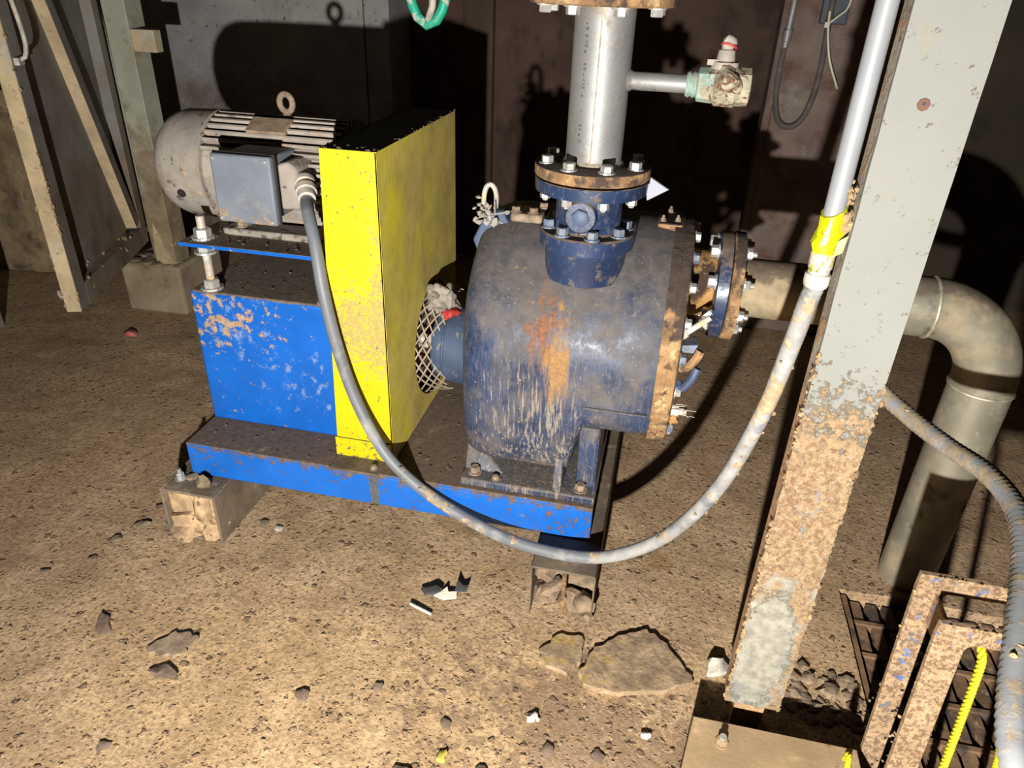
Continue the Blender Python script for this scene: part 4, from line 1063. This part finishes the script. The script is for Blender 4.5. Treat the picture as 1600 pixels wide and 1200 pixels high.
# ------------------------------------------------------------------ beam on the floor, rack, ropes, grating
t = thing('steel_beam', (0.34, 0.90, 0.0), 'mud-coloured steel channel lying on the floor below the column', 'beam')
b = B(); b.prism([(0.196, 1.004, 0.082), (0.508, 1.004, 0.082), (0.508, 0.80, 0.082), (0.158, 0.80, 0.082)], (0, 0, 0.008)); b.out('top_plate', m_beam, t, bevel=0.002)
b = B(); b.prism([(0.196, 1.004, 0.0), (0.508, 1.004, 0.0), (0.508, 0.996, 0.0), (0.196, 0.996, 0.0)], (0, 0, 0.083)); b.out('web', m_beam, t)
b = B(); b.prism([(0.160, 0.808, 0.0), (0.508, 0.808, 0.0), (0.508, 0.80, 0.0), (0.158, 0.80, 0.0)], (0, 0, 0.083)); b.out('web', m_beam, t)
bolt(t, (0.250, 0.955, 0.090), (0, 0, 1), 0.0105, 0.014, m_beam)
b = B(); b.cyl((0.250, 0.955, 0.103), (0.250, 0.955, 0.112), 0.0065, seg=10); b.out('bolt_end', m_zinc, t)

t = thing('steel_rack', (0.62, 1.01, -0.03), 'rusted rack of flat steel bars with flaking blue paint', 'rack')
RX0, RX1 = 0.518, 0.86
for (y, w, nm) in ((1.062, 0.040, 'rear'), (0.950, 0.048, 'front')):
    b = B(); b.bar((RX0 + w / 2 + .010, y - .035, -0.012), (RX0 + w / 2, y, 0.47), w, 0.012, (1, 0, 0)); b.out('leg', m_rack, t, bevel=0.0015)
    b = B(); b.bar((RX1 - w / 2, y, -0.03), (RX1 - w / 2, y, 0.47), w, 0.012, (1, 0, 0)); b.out('leg', m_rack, t, bevel=0.0015)
    b = B(); b.bar((RX0, y, 0.483), (RX1, y, 0.483), 0.036, 0.012, (0, 0, 1))
    b.out('top_bar', m_rack, t, bevel=0.0015)
    for (sx, xx) in ((1, RX0 + w), (-1, RX1 - w)):
        b = B(); b.prism([(xx, y - .006, 0.466), (xx + sx * .014, y - .006, 0.466), (xx + sx * .004, y - .006, 0.461), (xx, y - .006, 0.452)], (0, .012, 0)); b.out('corner_fillet', m_rack, t)
for x in (RX0 + 0.036, RX1 - 0.036):
    b = B(); b.box(x - .003, x + .003, 0.956, 1.056, 0.400, 0.462); b.out('side_tie', m_rack, t, bevel=0.0015)
b = B()
for k in range(120):
    y = random.choice((0.943, 1.055)); s = random.uniform(.001, .0038)
    x, z = random.choice(((RX0 + random.uniform(-.001, .012), random.uniform(0.0, .5)), (random.uniform(RX0, RX1), .501), (RX0 + .048 + random.uniform(-.002, .003), random.uniform(0.0, .44))))
    b.lump((x, y, z), (s, s, s), .5, 1)
b.out('rust_flakes', m_clod, t, kind='stuff')


def rope(pts, label, r=0.0052, n=110):
    P = smooth_path(pts, n)
    tt = thing('yellow_rope', P[-1] if P[-1].z < P[0].z else P[0], label, 'rope', 'yellow ropes on the rack')
    for s in range(3):
        Q = []; prev = None
        for i, p in enumerate(P):
            tn = (P[min(i + 1, n - 1)] - P[max(i - 1, 0)]).normalized()
            u = tn.orthogonal().normalized() if prev is None else (prev - prev.project(tn)).normalized()
            prev = u; v = tn.cross(u); a = i * 0.95 + s * 2.094
            Q.append(p + (u * math.cos(a) + v * math.sin(a)) * r * .70)
        b = B(); b.tube(Q, r * .52, 7); b.out('strand', m_rope, tt, sharp=80)
    return tt


rope([(0.590, 0.960, 0.468), (0.591, 0.938, 0.455), (0.596, 0.936, 0.42), (0.606, 0.935, 0.30), (0.617, 0.934, 0.16), (0.625, 0.930, 0.02), (0.63, 0.92, -0.02)], 'long yellow braided rope hanging from the front bar of the rack', 0.0062)
rope([(0.668, 0.925, 0.33), (0.672, 0.925, 0.29), (0.684, 0.925, 0.23), (0.70, 0.925, 0.12), (0.71, 0.92, -0.02)], 'yellow braided rope end beside the conduit at the lower right', 0.0062)
rope([(0.470, 0.955, 0.120), (0.466, 0.940, 0.150), (0.468, 0.925, 0.115), (0.474, 0.90, 0.098), (0.49, 0.86, 0.096)], 'short yellow rope end lying on the muddy beam', 0.0052, 60)

t = thing('floor_grating', (0.97, 0.73, -0.06), 'rust-brown bar grating in the trench beside the slab', 'grating')
b0 = B(); b0.box(-0.012, 0.012, -0.82, 0.82, -0.03, 0.0); gm = b0.mesh('grating_bar'); gm.materials.append(m_grate)
x = TX0 + 0.045
while x < TX1 - 0.01:
    o = bpy.data.objects.new('grating_bar', gm); COL.objects.link(o); o.parent = t
    o.location = Vector((x, 0.725, -0.03)) - Vector((0.97, 0.73, -0.06)); x += 0.040
b0 = B(); b0.box(-0.36, 0.36, -0.006, 0.006, -0.022, 0.0035); gm2 = b0.mesh('cross_rod'); gm2.materials.append(m_grate)
y = 0.0
while y < 1.52:
    o = bpy.data.objects.new('cross_rod', gm2); COL.objects.link(o); o.parent = t
    o.location = Vector((0.97, y, -0.028)) - Vector((0.97, 0.73, -0.06)); y += 0.105
b = B(); b.box(TX0 + .005, TX0 + .02, TY0 + .01, TY1 - .01, -0.10, -0.012).box(TX1 - .02, TX1 - .005, TY0 + .01, TY1 - .01, -0.10, -0.012); b.out('edge_bar', m_grate, t)

# ------------------------------------------------------------------ gate, post and pedestal at the left
t = thing('concrete_pedestal', (-2.16, 2.78, 0), 'square brown concrete pedestal under the gate post', 'pedestal')
b = B(); b.prism([(-2.305, 2.60, -0.01), (-2.022, 2.615, -0.01), (-2.03, 2.95, -0.01), (-2.31, 2.95, -0.01)], (0, 0, 0.228)); b.out('block', m_pedestal, t, bevel=0.014)
b = B()
for k in range(30):
    s = random.uniform(.01, .028); b.lump((random.uniform(-2.26, -2.07), random.uniform(2.62, 2.72), 0.219), (s * 1.3, s, s * .5), .4, 1)
b.out('dirt_pile', m_pedestal, t, kind='stuff')
t = thing('gate_post', (-2.10, 2.70, 0.218), 'grey-green painted square steel post standing on the pedestal', 'post')
b = B(); b.box(-2.152, -2.052, 2.65, 2.75, 0.218, 2.5); b.out('shaft', m_post, t, bevel=0.004)
b = B(); b.box(-2.053, -1.955, 2.655, 2.70, 1.072, 1.150); b.out('side_bracket', m_gateedge, t, bevel=0.003)
b = B(); b.prism([(-2.15, 2.651, 0.22), (-2.10, 2.62, 0.22), (-2.06, 2.64, 0.22), (-2.13, 2.648, 0.40)], (0, 0.01, 0)); b.out('mud_fillet', m_gateedge, t)

t = thing('steel_gate', (-2.05, 2.30, 0.316), 'open grey steel panel gate with a sandy front edge painted as lit', 'gate')
A0 = Vector((-1.925, 1.918, 0)); A1 = Vector((-2.186, 2.640, 0)); gd = (A1 - A0).normalized(); gn = Vector((gd.y, -gd.x, 0))   # gn points to the camera side
ZB, ZT = 0.316, 2.15
up = Vector((0, 0, 1))


def gbox(s0, s1, z0, z1, n0, n1, name, mat, bevel=0.002):
    c = A0 + gd * (s0 + s1) / 2 + gn * (n0 + n1) / 2 + up * (z0 + z1) / 2
    b = B(); b.obox(c, gd, gn, up, s1 - s0, n1 - n0, z1 - z0); return b.out(name, mat, t, bevel=bevel)


gl = (A1 - A0).length
gbox(0.0, 0.004, ZB, ZT, -.024, .024, 'lit_edge_face', m_gateedge)  # thin skin in a lighter tone, painting in the light on this edge
gbox(0.004, 0.075, ZB, ZT, -.024, .024, 'near_stile', m_gate)
gbox(0.075, gl, ZB, ZB + .075, -.024, .024, 'bottom_rail', m_gate)
gbox(gl - .06, gl, ZB + .075, ZT, -.024, .024, 'far_stile', m_gate)
gbox(0.075, gl - .06, ZT - .075, ZT, -.024, .024, 'top_rail', m_gate)
gbox(0.075, gl - .06, ZB + .075, ZT - .075, -.022, -.016, 'panel', m_gate)
# diagonal brace
p0 = A0 + gd * (gl - .085) + up * (ZB + .10) + gn * .004; p1 = A0 + gd * (0.17) + up * (1.72) + gn * .004
b = B(); b.bar(p0, p1, 0.050, 0.040, gd); b.out('diagonal_brace', m_gate, t, bevel=0.002)
w_ = (gd - gd.project(p1 - p0)).normalized()
b = B(); b.bar(p0 - w_ * .0255, p1 - w_ * .0255, 0.003, 0.041, gd); b.out('lit_brace_face', m_gateedge, t)  # lighter skin that paints the light on one side of the brace
b = B(); b.tube(smooth_path([A0 + gd * .03 + gn * .026 + up * 1.11, A0 + gd * .03 + gn * .05 + up * 1.115, A0 + gd * .045 + gn * .055 + up * 1.16, A0 + gd * .03 + gn * .055 + up * 1.26, A0 + gd * .0 + gn * .05 + up * 1.40], 24), 0.0065, 8); b.out('latch_rod', m_fitting, t)
b = B(); b.obox(A0 + gd * .028 + gn * .032 + up * 1.105, gd, gn, up, .035, .014, .02); b.out('latch_keeper', m_fitting, t)
for z in (0.50, 1.6):
    b = B(); b.cyl(A1 + gn * .0 + up * z - gd * .012, A1 + up * (z + .09) - gd * .012, 0.016, seg=14); b.out('hinge', m_gate, t)
b = B()
for k in range(62):
    s = random.uniform(.003, .009)
    if k < 48:
        p = A0 + gd * random.uniform(0, .004) + gn * random.choice((-.024, .024)) + up * random.uniform(ZB, 1.2)
    else:
        p = A0 + gd * random.uniform(.1, gl - .1) + gn * random.choice((.024, -.014)) + up * (ZB + random.uniform(.03, .10))
    b.lump(p, (s * .7, s * .7, s), .5, 1)
b.out('mud_flakes', m_clod, t, kind='stuff')

t = thing('steel_flat_bar', (-2.172, 2.70, 0.22), 'pale flat steel bar leaning between the gate and its post', 'bar')
b = B(); b.bar((-2.172, 2.70, 0.22), (-2.260, 2.70, 2.1), 0.034, 0.012, (1, 0.1, 0)); b.out('bar', m_post, t, bevel=0.002)
b = B(); b.box(-2.72, -2.68, 2.25, 2.30, -0.01, 1.0); b.out('edge_post', m_gate, label='thin grey steel stub at the far left edge of the view', cat='stub', bevel=0.003)

# ------------------------------------------------------------------ back pier with its hose and box
t = thing('steel_pier', (0.55, 3.26, 0), 'rusty grey steel pier standing behind the suction pipe', 'pier')
b = B(); b.box(0.372, 0.80, 3.20, 3.34, 0, 2.5); b.out('panel', m_pier, t, bevel=0.006)
b = B(); b.box(0.345, 0.376, 3.215, 3.34, 0, 2.5); b.out('side_lip', m_pier, t, bevel=0.004)
t = thing('hose_loop', (0.44, 3.18, 0.88), 'black rubber hose loop hanging on the steel pier', 'hose')
b = B(); b.tube(smooth_path([(0.372, 3.185, 1.19), (0.370, 3.185, 1.10), (0.376, 3.183, 0.99), (0.40, 3.182, 0.91), (0.445, 3.182, 0.885), (0.49, 3.182, 0.92), (0.515, 3.183, 1.02), (0.515, 3.170, 1.14), (0.505, 3.148, 1.26), (0.50, 3.145, 1.5)], 90), 0.0115, 10); b.out('hose', m_hose, t)
b = B(); b.lathe((0.372, 3.180, 1.17), (0.02, 0, 1), [(0, .014), (.02, .014), (.022, .017), (.06, .017), (.062, .013), (.16, .013), (.162, .016), (.30, .016)], 14); b.out('crimped_ferrule', m_stainless, t)
t = thing('cable_tie', (0.55, 3.17, 1.03), 'off-white cable tie hanging from the hose on the pier', 'cable tie')
b = B(); b.tube(smooth_path([(0.497, 3.126, 1.30), (0.505, 3.128, 1.24), (0.535, 3.14, 1.14), (0.588, 3.15, 1.04)], 20), 0.0042, 6); b.tube(smooth_path([(0.497, 3.126, 1.255), (0.53, 3.13, 1.285), (0.56, 3.14, 1.32), (0.56, 3.14, 1.42)], 14), 0.004, 6); b.out('strap', m_zip, t)
b = B(); b.box(0.488, 0.506, 3.120, 3.134, 1.245, 1.265); b.out('head', m_zip, t, bevel=0.002)
t = thing('junction_box', (0.515, 3.18, 1.26), 'dark slate plastic box fixed high on the pier', 'box')
b = B(); b.box(0.475, 0.570, 3.168, 3.20, 1.255, 1.40); b.out('body', m_slate, t, bevel=0.005)
b = B(); b.box(0.465, 0.580, 3.194, 3.202, 1.243, 1.41); b.out('back_plate', m_pier, t, bevel=0.002)

# ------------------------------------------------------------------ green loop hanging from above
t = thing('hanging_loop', (-0.624, 1.9, 1.25), 'green painted steel loop hanging above the yellow guard', 'loop')
b = B(); b.tube(smooth_path([(-0.700, 1.9, 2.5), (-0.692, 1.9, 1.45), (-0.672, 1.9, 1.33), (-0.655, 1.9, 1.282), (-0.637, 1.9, 1.262), (-0.618, 1.9, 1.260), (-0.600, 1.9, 1.274), (-0.582, 1.9, 1.31), (-0.575, 1.9, 1.36), (-0.580, 1.9, 1.45), (-0.60, 1.9, 2.5)], 90), 0.0125, 12); b.out('loop_bar', m_green, t)
b = B(); b.tube([(-0.624, 1.895, 1.268), (-0.612, 1.895, 1.30), (-0.604, 1.895, 1.40), (-0.612, 1.895, 2.5)], 0.0085, 10); b.out('inner_rod', m_greyrod, t)

# ------------------------------------------------------------------ debris on the floor
def blob(name, mat, c, s, label, cat, rough=.35, sub=2, group=None):
    b = B(); b.lump(c, s, rough, sub); return b.out(name, mat, label=label, cat=cat, group=group, sharp=40)


def slab(name, mat, pts, h, label, cat, z0=-0.006):
    rag = []
    for (x0, y0), (x1, y1) in zip(pts, pts[1:] + pts[:1]):
        for k in range(5):
            f = k / 5; j = 0.006 if k else 0.0
            rag.append((x0 + (x1 - x0) * f + random.uniform(-j, j), y0 + (y1 - y0) * f + random.uniform(-j, j), z0))
    b = B(); b.prism(rag, (0, 0, h)); return b.out(name, mat, label=label, cat=cat, bevel=0.002)


slab('concrete_fragment', m_slabbit, [(-0.045, 1.13), (-0.02, 1.20), (0.05, 1.255), (0.10, 1.285), (0.15, 1.25), (0.19, 1.19), (0.21, 1.155), (0.13, 1.11), (0.05, 1.085), (-0.03, 1.09)], 0.015, 'broken ochre-stained concrete slab piece in front of the support channel', 'concrete')
slab('concrete_fragment', m_slabbit, [(-0.145, 1.16), (-0.11, 1.215), (-0.05, 1.225), (-0.045, 1.15), (-0.07, 1.11), (-0.12, 1.12)], 0.013, 'small broken concrete piece at the foot of the support channel', 'concrete')
slab('flat_stone', m_stone, [(-1.020, 0.952), (-0.985, 1.01), (-0.95, 1.015), (-0.925, 1.0), (-0.935, 0.955), (-0.975, 0.935)], 0.010, 'flat pale stone at the lower left of the floor', 'stone')
blob('white_lump', m_pale, (0.262, 1.205, 0.012), (.022, .030, .014), 'white plaster lump beside the foot of the column', 'lump')
blob('pale_stone', m_pale, (-0.125, 0.985, 0.003), (.014, .011, .008), 'small pale stone in front of the concrete pieces', 'stone')
blob('pale_stone', m_pale, (0.112, 1.0, 0.003), (.010, .008, .007), 'tiny white stone near the left end of the beam', 'stone')
blob('yellow_chip', make('yellow_stone', (0.62, 0.50, 0.10), .9), (-0.285, 0.855, 0.003), (.014, .011, .006), 'small yellow chip lying on the sandy floor', 'chip')
blob('dark_stone', m_darkstone, (-0.940, 0.900, 0.004), (.016, .026, .007), 'dark flat stone just in front of the pale stone', 'stone')
blob('dark_stone', m_darkstone, (-1.16, 0.985, 0.003), (.038, .014, .005), 'long dark stain-like stone near the left of the floor', 'stone')
blob('pink_chip', make('pink_scrap', (0.42, 0.12, 0.10), .8), (-2.12, 2.36, 0.008), (.030, .020, .012), 'reddish chip on the floor in front of the pedestal', 'chip')
blob('white_stone', m_pale, (-2.66, 2.62, 0.015), (.030, .022, .022), 'whitish stone at the base of the foundation wall', 'stone')
t = thing('torn_label', (-0.41, 1.27, 0.0), 'torn black and white scrap lying in front of the skid', 'scrap')
b = B(); b.prism([(-0.472, 1.278, 0.004), (-0.455, 1.262, 0.003), (-0.425, 1.266, 0.004), (-0.415, 1.280, 0.012), (-0.432, 1.284, 0.016), (-0.455, 1.276, 0.010)], (0, 0.002, 0.003))
b.prism([(-0.385, 1.285, 0.006), (-0.355, 1.290, 0.010), (-0.352, 1.300, 0.020), (-0.368, 1.302, 0.014), (-0.384, 1.312, 0.022)], (0, 0.002, 0.003)); b.out('dark_film', m_black, t)
b = B(); b.prism([(-0.432, 1.262, 0.004), (-0.405, 1.256, 0.003), (-0.375, 1.268, 0.004), (-0.378, 1.282, 0.010), (-0.398, 1.274, 0.012), (-0.405, 1.288, 0.014), (-0.418, 1.272, 0.008)], (0, 0.002, 0.003)); b.out('white_film', m_pale, t)
b = B(); b.tube([(-0.480, 1.222, 0.006), (-0.455, 1.213, 0.007), (-0.420, 1.203, 0.005)], 0.004, 6); b.out('white_stick', m_pale, label='thin white stick on the floor before the torn scrap', cat='stick')

sg = 'loose stones on the muddy floor'
STONES = ((-1.30, 1.32, .018, m_stone), (-1.33, 1.25, .014, m_stone), (-1.34, 1.17, .011, m_darkstone), (-1.42, 1.10, .010, m_stone), (-1.30, 1.40, .012, m_stone), (-0.98, 1.41, .013, m_stone), (-0.93, 1.40, .010, m_pale), (-0.62, 0.92, .013, m_darkstone), (-0.47, 0.98, .011, m_darkstone), (-0.35, 0.80, .018, m_darkstone), (-0.30, 0.93, .010, m_darkstone), (-0.08, 0.92, .012, m_darkstone), (0.02, 0.93, .014, m_darkstone), (-0.20, 0.84, .015, m_darkstone), (-0.95, 0.72, .012, m_darkstone), (-0.60, 0.73, .011, m_darkstone))
ORD = ('nearest the viewer', 'second nearest the viewer', 'third nearest the viewer', 'fourth nearest the viewer', 'farthest from the viewer')
spots = {}
for (x, y, s, m_) in STONES:
    where = 'beside the square support tube' if x < -0.9 and y > 1.05 else ('at the lower left' if x < -0.9 else ('in the middle foreground' if x < -0.25 else 'in the foreground left of the beam'))
    look = {m_stone.name: 'sandy', m_darkstone.name: 'dark brown', m_pale.name: 'whitish'}[m_.name]
    spots.setdefault((look, where), []).append((x, y, s, m_))
for (look, where), L_ in spots.items():
    for k, (x, y, s, m_) in enumerate(sorted(L_, key=lambda q: q[1])):
        lab = 'small %s loose stone %s' % (look, where)
        if len(L_) > 1:
            lab += ', ' + (ORD[-1] if k == len(L_) - 1 else ORD[k])
        blob('loose_stone', m_, (x, y, s * .2), (s * random.uniform(.9, 1.4), s, s * .24), lab, 'stone', group=sg)
b = B()
for k in range(2200):
    if random.random() < .62:
        x = random.uniform(-1.5, 0.56); y = random.uniform(0.62, 1.30)
    else:
        x = random.uniform(-2.0, 1.2); y = random.uniform(1.2, 2.6)
    if TX0 - .01 < x < TX1 and y < TY1: continue
    if (x - .769) ** 2 + (y - 1.65) ** 2 < .0075 or (-.16 < x < .22 and 1.07 < y < 1.30): continue
    if -1.21 < x < -1.04 and y > 1.3 or -0.2 < x < -0.03 and y > 1.26: continue
    s = random.uniform(.0012, .0032) * (1.7 if random.random() < .10 else 1)
    b.lump((x, y, fz(x, y) + s * .25), (s * random.uniform(.8, 1.5), s, s * .7), .45, 1)
b.out('gravel', m_stone, label='fine gravel and crumbs strewn over the muddy concrete floor', cat='gravel', kind='stuff')

b = B()
for k in range(60):
    sz = random.uniform(.005, .018)
    b.lump((random.uniform(.40, .575), random.uniform(1.12, 1.26), sz * .2), (sz * 1.2, sz, sz * .55), .4, 1)
b.out('rubble', m_mudfill, label='crumbled concrete rubble on the slab edge behind the column', cat='rubble', kind='stuff')
